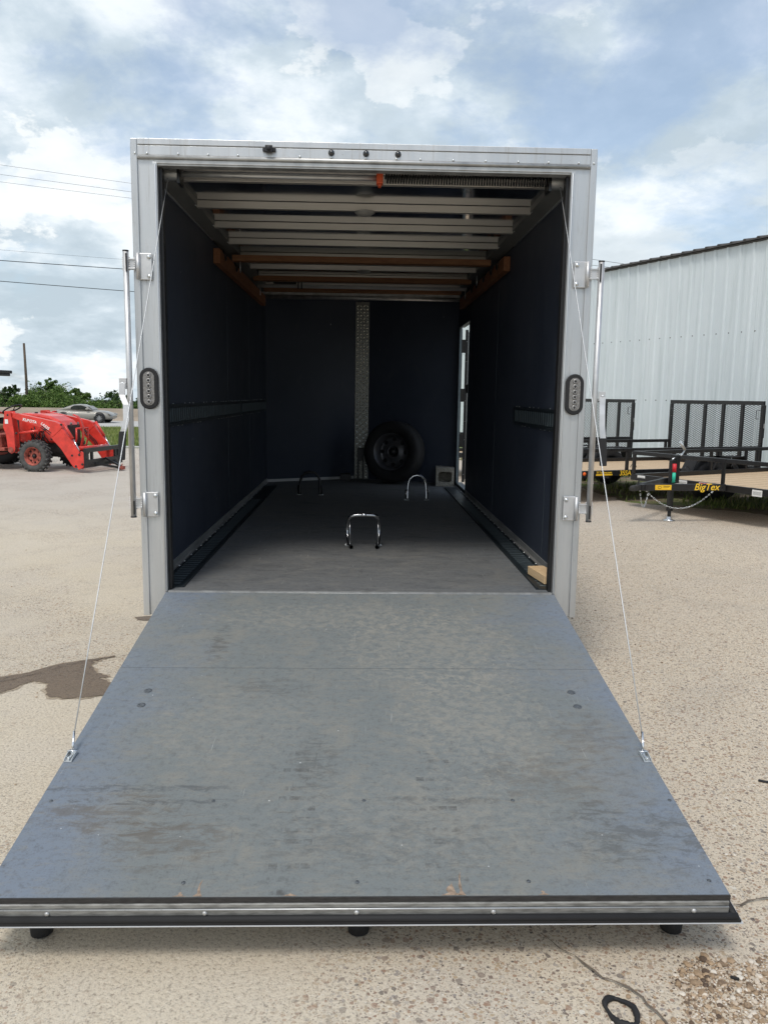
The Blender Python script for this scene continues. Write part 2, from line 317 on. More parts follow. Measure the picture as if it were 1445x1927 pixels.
M_TREADB = simple('plate_tread_highlight', (.80, .80, .70), .3, .85, .1, 30)  # lighter than the flats: highlights on the raised treads painted as colour
M_CEIL = simple('polished_ceiling_sheet', (.62, .63, .66), .10, 1, .05, 2)
M_PEB = leafmat('loose_stones', (.10, .07, .05), (.42, .30, .19), (.74, .70, .62))
M_CHIP = simple('chipped_plywood', (.27, .20, .145), .9, 0, .5, 60)
M_SCRW = simple('painted_screw', (.10, .11, .12), .5, .3, .5, 200)
M_DKEDGE = simple('grimy_plywood_edge', (.035, .033, .032), .8, 0, .4, 40, .3, 90, (1, 4, 4))
M_DARKC = simple('crack_dirt', (.15, .12, .09), .95, 0, .3, 40)
M_AMBER = simple('amber_lens', (.75, .12, .01), .3, 0, .1, 20)
M_DISC = simple('dome_lens', (.34, .33, .31), .35, 0, .1, 10)

# ------------------------------------------------------------ builders
SPLIT = {k: v for k, v in (x.split(':') for x in 'screws:screw rod_cap:rod_cap countersunk_screws:screw_head cove_rivet:rivet gate_latch:gate_latch hook:hook hanger_strap:hanger_strap hinge_bolt:hinge_bolt led:led led_centre:led_centre rail_bolts:rail_bolt door_rivets:rivet side_window:side_window mirror:mirror headlight:headlight tail_light:tail_light rear_lamp:rear_lamp tie_ring:tie_ring siding_patch:siding_patch track_screws:track_screw label_print:print_line spokes:spoke pivot_pins:pivot_pin hoses:hose'.split())}
class MB:
    def __init__(s): s.bm = bmesh.new()
    def islands(s):
        seen = set(); out = []
        for v in s.bm.verts:
            if v in seen: continue
            st = [v]; seen.add(v); cur = []
            while st:
                a = st.pop(); cur.append(a)
                for e in a.link_edges:
                    b = e.other_vert(a)
                    if b not in seen: seen.add(b); st.append(b)
            out.append(cur)
        return out
    def poly(s, pts, sm=False):
        f = s.bm.faces.new([s.bm.verts.new(p) for p in pts]); f.smooth = sm; return s
    def box(s, x0, x1, y0, y1, z0, z1, mat=None):
        P = [Vector((x, y, z)) for x in (x0, x1) for y in (y0, y1) for z in (z0, z1)]
        if mat is not None: P = [mat @ p for p in P]
        v = [s.bm.verts.new(p) for p in P]
        for f in ((0, 1, 3, 2), (4, 6, 7, 5), (0, 4, 5, 1), (2, 3, 7, 6), (0, 2, 6, 4), (1, 5, 7, 3)): s.bm.faces.new([v[i] for i in f])
        return s
    def bar(s, a, b, w, h, upv=(0, 0, 1)):
        a = Vector(a); b = Vector(b); d = b-a; L = d.length; d.normalize(); u = Vector(upv)
        if abs(d.dot(u)) > .98: u = Vector((0, 1, 0))
        sx = d.cross(u).normalized(); uu = sx.cross(d)
        m = Matrix((sx, d, uu)).transposed().to_4x4(); m.translation = a
        return s.box(-w/2, w/2, 0, L, -h/2, h/2, m)
    def prism(s, pts, axis, c0, c1, mat=None):
        def P(a, b, c):
            p = Vector({'x': (c, a, b), 'y': (a, c, b), 'z': (a, b, c)}[axis]); return mat @ p if mat is not None else p
        A = [s.bm.verts.new(P(a, b, c0)) for a, b in pts]; B = [s.bm.verts.new(P(a, b, c1)) for a, b in pts]; n = len(pts)
        s.bm.faces.new(A); s.bm.faces.new(B[::-1])
        for i in range(n): s.bm.faces.new((A[i], B[i], B[(i+1) % n], A[(i+1) % n]))
        return s
    def tube(s, pts, r, seg=8, cap=True, closed=False):
        pts = [Vector(p) for p in pts]; n = len(pts); rings = []; prev = None
        rr = r if isinstance(r, (list, tuple)) else [r]*n
        for i, p in enumerate(pts):
            if closed: d = pts[(i+1) % n]-pts[i-1]
            else: d = pts[min(i+1, n-1)]-pts[max(i-1, 0)]
            d.normalize()
            if prev is None:
                u = Vector((0, 0, 1)) if abs(d.z) < .9 else Vector((1, 0, 0)); a = d.cross(u).normalized()
            else:
                a = prev-d*prev.dot(d); a.normalize()
            prev = a; b = d.cross(a)
            rings.append([s.bm.verts.new(p+(a*math.cos(t)+b*math.sin(t))*rr[i]) for t in (2*math.pi*k/seg for k in range(seg))])
        for i in range(n if closed else n-1):
            A, B = rings[i], rings[(i+1) % n]
            for k in range(seg):
                f = s.bm.faces.new((A[k], A[(k+1) % seg], B[(k+1) % seg], B[k])); f.smooth = True
        if cap and not closed: s.bm.faces.new(rings[0][::-1]); s.bm.faces.new(rings[-1])
        return s
    def lathe(s, prof, mat=None, seg=32, sm=True):   # profile (radius, height) round local Z
        rings = []
        for r, h in prof:
            rings.append([s.bm.verts.new((mat or Matrix()) @ Vector((r*math.cos(2*math.pi*k/seg), r*math.sin(2*math.pi*k/seg), h))) for k in range(seg)])
        for A, B in zip(rings, rings[1:]):
            for k in range(seg):
                f = s.bm.faces.new((A[k], A[(k+1) % seg], B[(k+1) % seg], B[k])); f.smooth = sm
        if prof[0][0] < .02: s.bm.faces.new(rings[0][::-1])
        if prof[-1][0] < .02: s.bm.faces.new(rings[-1])
        return s
    def strap(s, pts, wdir, w, t):
        pts = [Vector(p) for p in pts]; wd = Vector(wdir).normalized()*w/2; n = len(pts); rr = []
        for i, p in enumerate(pts):
            d = (pts[min(i+1, n-1)]-pts[max(i-1, 0)]).normalized(); nn = d.cross(wd).normalized()*t/2
            rr.append([s.bm.verts.new(p+q) for q in (wd+nn, wd-nn, -wd-nn, -wd+nn)])
        for A, B in zip(rr, rr[1:]):
            for k in range(4): s.bm.faces.new((A[k], A[(k+1) % 4], B[(k+1) % 4], B[k]))
        s.bm.faces.new(rr[0][::-1]); s.bm.faces.new(rr[-1]); return s
    def build(s, name, mat, parent=None, bevel=0, smooth=False, mats=None):
        if name in SPLIT:
            isl = s.islands()
            if len(isl) > 1:
                res = None; nm = SPLIT[name]
                for vs_ in isl:
                    q = MB(); mp = {v: q.bm.verts.new(v.co) for v in vs_}
                    for f in {f for v in vs_ for f in v.link_faces}:
                        g = q.bm.faces.new([mp[v] for v in f.verts]); g.smooth = f.smooth
                    res = q.build(nm, mat, parent, bevel)
                s.bm.free(); return res
            name = SPLIT[name]
        bmesh.ops.recalc_face_normals(s.bm, faces=s.bm.faces[:])
        me = bpy.data.meshes.new(name); s.bm.to_mesh(me); s.bm.free(); me.materials.append(mat)
        for x in (mats or []): me.materials.append(x)
        if smooth:
            for p in me.polygons: p.use_smooth = True
        o = bpy.data.objects.new(name, me); COL.objects.link(o)
        if parent: o.parent = parent
        if bevel:
            b = o.modifiers.new('bevel', 'BEVEL'); b.width = bevel; b.segments = 2; b.limit_method = 'ANGLE'; b.angle_limit = R(40)
        return o
def rawmesh(name, V, F, mat, parent=None):
    me = bpy.data.meshes.new(name); me.from_pydata([tuple(v) for v in V], [], F); me.update(); me.materials.append(mat)
    o = bpy.data.objects.new(name, me); COL.objects.link(o)
    if parent: o.parent = parent
    return o
def tag(o, label=None, cat=None, group=None, kind=None):
    if label: o['label'] = label
    if cat: o['category'] = cat
    if group: o['group'] = group
    if kind: o['kind'] = kind
    return o
def thing(name, label, cat, loc=(0, 0, 0), rz=0, group=None):
    o = bpy.data.objects.new(name, None); o.empty_display_size = .2; COL.objects.link(o); o.location = loc; o.rotation_euler = (0, 0, rz)
    return tag(o, label, cat, group)
def text(name, s, size, mat, parent, mtx, bold=0.0, shear=0.0, align='LEFT', ext=.0008, space=1.0):
    cu = bpy.data.curves.new(name, 'FONT'); cu.body = s; cu.size = size; cu.extrude = ext; cu.offset = bold; cu.shear = shear; cu.align_x = align; cu.space_character = space
    ob = bpy.data.objects.new(name+'_tmp', cu); COL.objects.link(ob); bpy.context.view_layer.update()
    me = bpy.data.meshes.new_from_object(ob.evaluated_get(bpy.context.evaluated_depsgraph_get())); bpy.data.objects.remove(ob)
    me.transform(mtx); me.materials.clear(); me.materials.append(mat); me.name = name
    o = bpy.data.objects.new(name, me); COL.objects.link(o); o.parent = parent; return o
def face_mtx(origin, xdir, updir):
    x = Vector(xdir).normalized(); u = Vector(updir).normalized(); n = x.cross(u)
    m = Matrix((x, u, n)).transposed().to_4x4(); m.translation = origin; return m
RX90 = Matrix.Rotation(R(90), 4, 'X'); RY90 = Matrix.Rotation(R(90), 4, 'Y')
def T(x, y, z): return Matrix.Translation((x, y, z))

# ------------------------------------------------------------ ground, lot, road
def zt(y):
    if y < 18: return -.006
    if y < 44: return -.006-(y-18)/26*.594
    if y < 56: return -.6
    if y < 64: return -.6-(y-56)/8*.6
    if y < 95: return -1.2
    if y < 155: return -1.2-min(1, (y-95)/20)*2.2
    return -3.4-(y-155)*.07
ys = [-60, -20, 0, 8, 14, 18]+[18+2*k for k in range(1, 14)]+[48, 52, 56, 60, 64, 95, 115, 155, 250, 500, 1200]
xs = [-1200, -500, -200, -80, -40, -20, -10, 0, 10, 20, 40, 80, 200, 500, 1200]
V = [(x, y, zt(y)) for y in ys for x in xs]; nx = len(xs)
F = [(j*nx+i, j*nx+i+1, (j+1)*nx+i+1, (j+1)*nx+i) for j in range(len(ys)-1) for i in range(nx-1)]
tag(rawmesh('ground', V, F, M_DIRT), kind='structure')
lot = [(-60, -14), (13, -14), (11, -5), (8.0, 1.5), (6.1, 4.9), (5.35, 6.15), (4.95, 6.65), (4.45, 6.95), (3.85, 7.4), (3.72, 8.3), (3.6, 10), (2.8, 13), (1.5, 17.4), (-60, 17.6)]
lb = MB()
random.seed(4)
lp = []
for i, (a, b) in enumerate(lot):
    c, d = lot[(i+1) % len(lot)]; lp.append((a, b))
    if 3 <= i <= 11:
        for k in range(1, 8): lp.append((a+(c-a)*k/8+random.uniform(-.05, .05), b+(d-b)*k/8+random.uniform(-.05, .05)))
lb.poly([(a, b, 0) for a, b in lp]); tag(lb.build('concrete_lot', M_CONC), kind='structure')
cb = MB(); cb.box(-60, 1.3, 17.6, 17.85, -.05, .035); tag(cb.build('lot_edge_curb', M_ROAD, bevel=.01), kind='structure')
rb = MB(); rb.poly([(-300, 44.2, -.594), (300, 44.2, -.594), (300, 55.6, -.594), (-300, 55.6, -.594)]); tag(rb.build('road', M_ROAD), kind='structure')
# wet patch with a ragged outline
random.seed(11)
out_ = [(-2.3, -.05), (-1.95, .08), (-1.76, .20), (-1.62, .35), (-1.48, .44), (-1.36, .50), (-1.46, .40), (-1.42, .28), (-1.36, .20), (-1.30, .165), (-1.34, .13), (-1.23, .05), (-1.16, .0), (-1.20, -.06), (-1.30, -.12), (-1.40, -.145), (-1.50, -.13), (-1.55, -.05), (-1.58, .06), (-1.66, .09), (-1.72, -.02), (-1.80, -.16), (-1.98, -.30), (-2.35, -.34)]
pp = []
for i, (a, b) in enumerate(out_):
    c, d = out_[(i+1) % len(out_)]
    for k in range(5): pp.append((a+(c-a)*k/5+random.uniform(-.009, .009), b+(d-b)*k/5+random.uniform(-.009, .009), .004))
pm = MB(); pm.poly(pp); tag(pm.build('puddle', M_WET), kind='structure')
ctr = Vector((-1.75, .02, 0)); rr2 = random.Random(3); po = []
for i_, p_ in enumerate(pp):
    a_ = Vector(pp[i_-2]); b_ = Vector(pp[(i_+2) % len(pp)]); d_ = (b_-a_); n_ = Vector((-d_.y, d_.x, 0)).normalized(); po.append(Vector((p_[0], p_[1], .002))+n_*(.012+.010*math.sin(i_*.9)+rr2.uniform(-.003, .003)))
pm = MB(); pm.poly([tuple(q_) for q_ in po]); tag(pm.build('puddle_margin', M_DAMP), kind='structure')
pm = MB(); pm.poly([(-1.36+.11*math.cos(t)*(1+.1*math.sin(5*t)), 1.26+.055*math.sin(t), .004) for t in [k*.3 for k in range(21)]]); tag(pm.build('puddle_spot', M_WET), kind='structure')
def crack(pts, wd, seed):
    random.seed(seed); P = []
    for (a, b), (c, d) in zip(pts, pts[1:]):
        n = max(3, int(math.hypot(c-a, d-b)/.03))
        for k in range(n): P.append(Vector((a+(c-a)*k/n+random.uniform(-.008, .008), b+(d-b)*k/n+random.uniform(-.008, .008), .008)))
    P.append(Vector((*pts[-1], .008))); V = []; F = []
    for i, p in enumerate(P):
        d = (P[min(i+1, len(P)-1)]-P[max(0, i-1)]).normalized(); nn = Vector((-d.y, d.x, 0))*wd*.6*random.uniform(.2, 1)*math.sin(math.pi*(i+.6)/(len(P)+.2))**.4
        V += [p+nn, p-nn]
        if i: F.append((2*i-2, 2*i-1, 2*i+1, 2*i))
    tag(rawmesh('ground_crack', V, F, M_DARKC), kind='structure')
crack([(-2.4, -.22), (-1.9, .0), (-1.7, .18), (-1.5, .40), (-1.3, .50), (-1.1, .53)], .006, 1)
crack([(-2.3, .42), (-1.9, .45), (-1.5, .47), (-1.1, .56)], .0025, 2)
crack([(1.9, -1.45), (1.55, -1.66), (1.2, -1.72), (.95, -1.78), (.62, -1.84), (.42, -1.80)], .007, 3)
crack([(.50, -1.86), (.56, -1.96), (.62, -2.03), (.69, -2.10), (.74, -2.25)], .007, 4)
crack([(-1.25, -1.0), (-1.6, -1.12), (-2.0, -1.16)], .003, 5)

# loose gravel at the lower right, real stones
def stone_mesh(V, F, p, r, rng):
    base = len(V); ph = (1+5**.5)/2
    ico = [(-1, ph, 0), (1, ph, 0), (-1, -ph, 0), (1, -ph, 0), (0, -1, ph), (0, 1, ph), (0, -1, -ph), (0, 1, -ph), (ph, 0, -1), (ph, 0, 1), (-ph, 0, -1), (-ph, 0, 1)]
    fc = [(0, 11, 5), (0, 5, 1), (0, 1, 7), (0, 7, 10), (0, 10, 11), (1, 5, 9), (5, 11, 4), (11, 10, 2), (10, 7, 6), (7, 1, 8), (3, 9, 4), (3, 4, 2), (3, 2, 6), (3, 6, 8), (3, 8, 9), (4, 9, 5), (2, 4, 11), (6, 2, 10), (8, 6, 7), (9, 8, 1)]
    sx, sy, sz = r*rng.uniform(.7, 1.3), r*rng.uniform(.7, 1.2), r*rng.uniform(.4, .75); a = rng.uniform(0, 6.28)
    for v in ico:
        x, y, z = [q/1.9*rng.uniform(.85, 1.15) for q in v]; x *= sx; y *= sy; z *= sz
        V.append((p[0]+x*math.cos(a)-y*math.sin(a), p[1]+x*math.sin(a)+y*math.cos(a), max(.001, p[2]+z)))
    F += [tuple(base+i for i in f) for f in fc]
rng = random.Random(5); V = []; F = []
for k in range(8200):
    x = rng.uniform(.66, 1.25); y = rng.uniform(-2.32, -1.95)
    dens = (x-.64)*1.1+(-1.98-y)*1.5+.10*math.sin(x*23)+.08*math.sin(y*31+2)
    if dens < .24+.08*rng.random() and rng.random() > .03: continue
    r = rng.uniform(.0018, .0042) if rng.random() < .93 else rng.uniform(.005, .011)
    stone_mesh(V, F, (x, y, r*.3), r, rng)
for k in range(420):      # scattered single stones over the lot
    a = rng.uniform(-3.2, 3.6); y = rng.uniform(-2.3, 6); 
    if abs(a) < 1.1 and y > -1.95: continue
    r = rng.uniform(.003, .008); stone_mesh(V, F, (a, y, r*.3), r, rng)
tag(rawmesh('gravel', V, F, M_PEB), 'loose tan gravel and small stones on the concrete', None, None, 'stuff')
# black rubber ring on the ground
rg = MB(); rng = random.Random(8); pts = []
for k in range(40):
    t = 2*math.pi*k/40; pts.append((.628+.034*math.cos(t)+rng.uniform(-.0009, .0009)+.002*math.sin(4*t), -2.150+.043*math.sin(t)-.010*math.cos(t)+rng.uniform(-.0009, .0009), .007+.002*math.sin(3*t)))
rg.tube(pts, [.0066+.0016*math.sin(3*t*.157+1)+rng.uniform(-.001, .001) for t in range(40)], 8, closed=True)
tag(rg.build('rubber_ring', M_RUBBER), 'black crumpled rubber ring lying on the concrete at the bottom edge', 'rubber ring')
rg = MB(); rg.bar((.945, -2.035, .006), (.965, -2.045, .006), .008, .006); tag(rg.build('rubber_scrap', M_RUBBER, bevel=.003), 'small black rubber scrap lying in the loose gravel', 'scrap')
rg = MB(); rg.bar((1.545, -.975, .004), (1.585, -.995, .004), .014, .006); tag(rg.build('rubber_scrap', M_RUBBER, bevel=.003), 'flat black scrap on the concrete right of the ramp', 'scrap')

# ------------------------------------------------------------ enclosed trailer
TR = thing('enclosed_trailer', 'silver framed enclosed cargo trailer with its rear ramp door lowered', 'cargo trailer')
ZF = .50; W_ = 1.04; NB_ = 5.5; YS = 4.98
fl = MB(); fl.prism([(-.9475, .0), (.9475, .0), (.9475, .0605), (W_, .0605), (W_, YS), (0, NB_), (-W_, YS), (-W_, .0605), (-.9475, .0605)], 'z', .455, ZF); FLOOR = fl.build('floor', M_FLOOR, TR)
ft = MB(); ft.box(-.945, .945, -.006, .006, .486, .5035); ft.build('threshold_strip', M_ALUD, FLOOR)
ft = MB(); ft.box(-.95, .95, .007, .07, .385, .452); ft.build('rear_sill', M_ALUD, TR)
# plywood seams of the floor
lw = MB(); lw.box(-W_-.03, -W_, .062, YS, .40, 2.575); LW = lw.build('side_wall', M_NAVY, TR)
rw = MB(); DY0, DY1, DZ0, DZ1 = 4.08, 4.86, .525, 2.205
rw.box(W_, W_+.03, .062, DY0, .40, 2.575).box(W_, W_+.014, DY1, YS, .40, 2.575).box(W_, W_+.03, DY0, DY1, DZ1, 2.575).box(W_, W_+.03, DY0, DY1, .40, DZ0)
RW = rw.build('side_wall', M_NAVY, TR)
sk = MB(); sk.box(-1.085, -1.072, .062, YS+.02, .36, 2.6); sk.build('outer_skin', M_SKIN, TR)
sk = MB(); sk.box(1.072, 1.085, .062, DY0, .36, 2.6).box(1.0545, 1.060, DY1, YS+.02, .36, 2.6).box(1.072, 1.085, DY0, DY1, DZ1, 2.6).box(1.072, 1.085, DY0, DY1, .36, DZ0); sk.build('outer_skin', M_SKIN, TR)
for s in (-1, 1):
    n = MB(); d = Vector((-s*W_, NB_-YS, 0)).normalized(); nn = Vector((s*d.y*s if False else abs(d.y)*s, abs(d.x), 0))*.03
    A = Vector((s*W_, YS, 0)); B = Vector((0, NB_, 0))
    n.prism([(A.x, A.y), (B.x, B.y), (0, B.y+.034), (s*(W_+.03), YS+.002)], 'z', .40, 2.575); n.build('front_wall', M_NAVY, TR)
    n = MB(); n.prism([(s*(W_+.033), YS+.022), (0, B.y+.05), (0, B.y+.066), (s*(W_+.046), YS+.024)], 'z', .36, 2.6); n.build('nose_skin', M_SKIN, TR)
    k = MB(); k.prism([(0, 0), (.022, 0), (.006, .012), (.006, .045), (0, .045)], 'y', .075, (YS if s < 0 else DY0)-.03, Matrix.Translation((s*W_, 0, ZF+.001)) @ Matrix.Diagonal((-s, 1, 1, 1)))
    k.build('kick_trim', M_ALUD, TR)
    k = MB(); off = Vector((-s*abs(d.y), -abs(d.x), 0))
    a0 = A+off*.001; b0 = B+off*.001+Vector((s*.09, -.045, 0))
    for q0, q1, z0, z1 in ((.0, .008, .0015, .032),): k.prism([((a0+off*q0).x, (a0+off*q0).y), ((b0+off*q0).x, (b0+off*q0).y), ((b0+off*q1).x, (b0+off*q1).y), ((a0+off*q1).x, (a0+off*q1).y)], 'z', ZF+z0, ZF+z1)
    if s < 0: k.build('nose_kick_trim', M_PIPE, TR)
    else: k.build('nose_kick_trim', M_NAVY, TR)
for s in (-1, 1):
    for y in ((2.44, 3.66) if s < 0 else (.66, 2.44)):
        a, b = sorted((s*(W_-.0002), s*(W_-.0012)))
        m = MB()
        for z0, z1 in ((.56, 1.05),) if y < 1 else ((.56, 1.27), (1.42, 2.33)): m.box(a, b, y-.0015, y+.0015, z0, z1)
        m.build('wall_seam', M_ETR2, LW if s < 0 else RW)
# diamond plate strip in the nose
dp = MB(); dp.box(-.078, .078, 5.452, 5.458, ZF+.003, 2.51); DPS = dp.build('diamond_plate_strip', M_TREADD, TR); dp = MB()
for r_ in range(57):
    for c_ in range(4):
        x = -.054+c_*.036; z = ZF+.025+r_*.0346; sg = 1 if (r_+c_) % 2 else -1
        m = T(x, 5.4505, z) @ Matrix.Rotation(sg*R(45), 4, 'Y')
        vv = [dp.bm.verts.new(m @ Vector(q)) for q in ((-.019, 0, 0), (0, 0, .0066), (.019, 0, 0), (0, 0, -.0066), (-.008, -.004, 0), (.008, -.004, 0))]
        for f_ in ((0, 1, 4), (4, 1, 5), (5, 1, 2), (0, 4, 3), (4, 5, 3), (5, 2, 3)): dp.bm.faces.new([vv[i_] for i_ in f_])
dp.build('diamond_plate_treads', M_TREADB, DPS)
jb = MB(); jb.box(-.045, .028, 5.40, 5.447, .715, .862).bar((-.035, 5.43, .715), (-.038, 5.43, .505), .018, .018).bar((.018, 5.43, .715), (.022, 5.43, .505), .018, .018); jb.build('wiring_box', M_BLACKP, TR, .004)
# ceiling and roof
cl = MB(); cl.prism([(-W_, .062), (W_, .062), (W_, YS), (0, NB_), (-W_, YS)], 'z', 2.5525, 2.575); cl.build('ceiling', M_CEIL, TR)
rf = MB(); rf.prism([(-1.07, .055), (1.07, .055), (1.07, YS+.02), (0, NB_+.05), (-1.07, YS+.02)], 'z', 2.59, 2.5995); rf.prism([(-.75, 2.5996), (.75, 2.5996), (.35, 2.612), (-.35, 2.612)], 'y', .06, 4.9); rf.build('roof', M_SKIN, TR)
for y in (.345, .93, 1.48, 2.035, 2.59, 3.145, 3.70, 4.255):
    b = MB(); b.box(-.957, .957, y, y+.036, 2.5105, 2.5505); b.build('roof_bow', M_BOW, TR, .002)
for y in (.955, 3.17):
    dl = MB(); dl.lathe([(.001, -.022), (.022, -.020), (.042, -.014), (.055, -.005), (.060, .0), (.060, .003), (.001, .003)], T(.0, y, 2.5075), 32); dl.build('ceiling_lamp', M_DISC, TR)
for s in (-1, 1):
    c = MB(); c.prism([(s*1.038, 2.503), (s*.952, 2.522), (s*.952, 2.552), (s*1.038, 2.552)], 'y', .07, YS-.02)
    for k in range(9): pass
    c.build('cove_panel', M_COVE, TR)
    c = MB(); c.tube([(s*1.036, .075, 2.502), (s*1.036, 1.86, 2.502)], .006, 6); c.build('cove_trim', M_ALU, TR)
    c = MB(); ys_ = [.345, .93, 1.48, 2.035]
    for y in ys_: c.lathe([(.006, 0), (.005, .004), (.001, .006)], T(s*.958, y-.02, 2.5195) @ Matrix.Rotation(R(180), 4, 'X'), 8)
    c.build('cove_rivet', M_ZINC, TR)
fc = MB(); fc.box(-1.035, 1.0, 4.62, 4.64, 2.455, 2.53).tube([(-1.03, 4.60, 2.452), (1.0, 4.60, 2.452)], .02, 8); fc.build('front_ceiling_rail', M_ALUD, TR)
# torsion spring shaft for the ramp
sh = MB(); sh.tube([(-.875, .15, 2.490), (.065, .15, 2.490)], .013, 10).bar((-.86, .19, 2.508), (.07, .19, 2.508), .008, .014); sh.build('spring_shaft', M_STEEL, TR)
br = MB(); br.box(.052, .084, .125, .175, 2.462, 2.515).box(.06, .076, .13, .17, 2.45, 2.462); br.build('spring_bracket', M_ORANGE, TR, .004)
sp = MB(); nt_ = 62; seg = 9; P = []
for k in range(nt_*seg): t = 2*math.pi*k/seg; P.append((.095+.80*k/(nt_*seg), .15+.021*math.cos(t), 2.492+.021*math.sin(t)))
sp.tube(P, .0042, 5); sp.build('torsion_spring', M_BLACKM, TR)
for s in (-1, 1):
    d = MB(); prof = []
    for k in range(14): prof += [(.034, k*.0075), (.030, k*.0075+.0035)]
    prof = [(.001, -.001), (.040, -.001), (.040, .001)]+prof+[(.040, .105), (.040, .108), (.001, .108)]
    d.lathe(prof, T(s*.985, .15, 2.488) @ Matrix.Rotation(-s*R(90), 4, 'Y'), 24); d.build('cable_drum', M_ALUD, TR)
    e = MB(); e.box(min(s*.872, s*.885), max(s*.872, s*.885), .11, .2, 2.44, 2.53); e.build('drum_plate', M_BLACKM, TR)
    c = MB(); top = Vector((s*.930, .125, 2.462)); bot = Vector((s*.9455, -1.335, .335)); c.tube([top+(bot-top)*(k/6) for k in range(7)], .0021, 6); c.build('cable', M_CABLE, TR)
# wall and floor tie-down track
def track(name, s, y0, y1, z0, z1, step=.056):
    t = MB(); xx = s*W_; h = z1-z0
    a, b = sorted((xx-s*.001, xx-s*.008)); t.box(a, b, y0, y1, z0, z1)
    a, b = sorted((xx-s*.0081, xx-s*.012)); t.box(a, b, y0, y1, z0, z0+.014).box(a, b, y0, y1, z1-.014, z1)
    TRK = t.build(name, M_ETRACK, TR); t = MB(); a, b = sorted((xx-s*.0081, xx-s*.0095)); n = int((y1-y0)/step)
    for k in range(n): y = y0+.012+k*step; t.box(a, b, y, y+.026, z0+.022, z1-.022)
    t.build('track_slots', M_ETR2, TRK)
    sc = MB(); rr = random.Random(3)
    for k in range(int((y1-y0)/.11)):
        for z in (z0-.003, z1+.003):
            if rr.random() < .8:
                y = y0+.05+k*.11+rr.uniform(-.02, .02); a, b = sorted((xx-s*.001, xx-s*.004)); sc.box(a, b, y, y+rr.uniform(.008, .03), z-.0025, z+.0025)
    tag(sc.build('track_rivets', M_ZINC, TR), kind='stuff')
track('wall_track', -1, .08, 3.08, 1.285, 1.402); track('wall_track', -1, 3.10, 4.9, 1.285, 1.402); track('wall_track', 1, .08, 1.64, 1.285, 1.402)
for s in (-1, 1):
    t = MB(); a, b = sorted((s*1.015, s*.885)); yE = 4.6
    t.box(a, b, .075, yE, ZF+.001, ZF+.006); q = sorted((s*.897, s*.885)); t.box(q[0], q[1], .075, yE, ZF+.0061, ZF+.012); q = sorted((s*1.013, s*1.003)); t.box(q[0], q[1], .075, yE, ZF+.0061, ZF+.012)
    TRK = t.build('floor_track', M_ETRACK, TR); t = MB(); q = sorted((s*.997, s*.917))
    for k in range(int(3.4/.056)): y = .13+k*.056; t.box(q[0], q[1], y, y+.026, ZF+.0061, ZF+.0075)
    t.build('track_slots', M_ETR2, TRK)
    t = MB(); rr = random.Random(7)
    for k in range(26):
        y = .2+k*.16+rr.uniform(-.03, .03); t.lathe([(.007, 0), (.006, .004), (.001, .006)], T(s*1.0085, y, ZF+.012), 8)
    t.build('track_screws', M_ZINC, TR)
# rack of stained lumber under the ceiling
for s in (-1, 1):
    a, b = sorted((s*1.036, s*.99)); r_ = MB(); r_.box(a, b, 1.88 if s < 0 else 1.98, 4.55, 2.352, 2.452); RK = r_.build('rack_rail', M_WOODY, TR, .003)
    hk = MB()
    for y in ((1.98, 2.5) if s < 0 else (2.15, 2.42, 2.8, 3.2, 3.5)):
        hk.tube([(s*.985, y, 2.452), (s*.975, y-.005, 2.43)]+[(s*(.972-.0*k), y+.027-.027*math.cos(k*.63), 2.418-.027*math.sin(k*.63)) for k in range(6)]+[(s*.972, y+.054, 2.43)], .005, 6)
    hk.build('hook', M_BLACKM, RK)
for y, zl, zh, x0, x1 in ((2.40, 2.447, 2.492, -.99, .965), (3.64, 2.478, 2.52, -.995, .985), (4.40, 2.478, 2.52, -.99, .985)):
    r_ = MB(); r_.box(x0, x1, y, y+.09, zl+.007, zh+.005); r_.build('rack_crossbar', M_WOODX, TR, .003)
pp_ = MB(); pp_.tube([(-.98, 3.86, 2.462), (.97, 3.86, 2.462)], .016, 12); tag(pp_.build('pole', M_PIPE), 'thin white pole lying across the hooks of the wooden ceiling rack', 'pole')
tg = MB(); tg.box(-.83, -.62, 3.80, 3.83, 2.475, 2.492).tube([(-.60, 3.80, 2.49), (-.60, 3.80, 2.43)], .006, 6).tube([(-.57, 3.80, 2.49), (-.57, 3.80, 2.43)], .006, 6); tg.build('rack_clamp', M_BLACKM, TR)
hg = MB()
for x, y in ((-.93, 2.42), (.93, 2.9), (.95, 3.8), (-.95, 3.8)): hg.tube([(x, y, 2.45), (x, y, 2.37)], .004, 6)
hg.build('hanger_strap', M_ZINC, TR)
# chain keepers near the opening
for s, z in ((-1, 1.60), (1, 1.57)):
    k = MB(); k.lathe([(.001, .012), (.010, .010), (.012, 0)], T(s*(W_-.001), .12, z+.05) @ Matrix.Rotation(-s*R(90), 4, 'Y'), 12)
    k.tube([(s*1.03, .12, z+.045), (s*1.022, .115, z+.02), (s*1.02, .12, z-.01), (s*1.025, .13, z-.04), (s*1.026, .115, z-.045), (s*1.02, .108, z-.02)], .004, 6); k.build('keeper_hook', M_ZINC, TR)
vt = MB(); vt.prism([(.105, .80), (.13, .87), (.12, .95), (.145, .96), (.15, .86), (.14, .79)], 'x', W_-.004, W_-.001); vt.build('wall_gouge', M_BLACKP, RW)
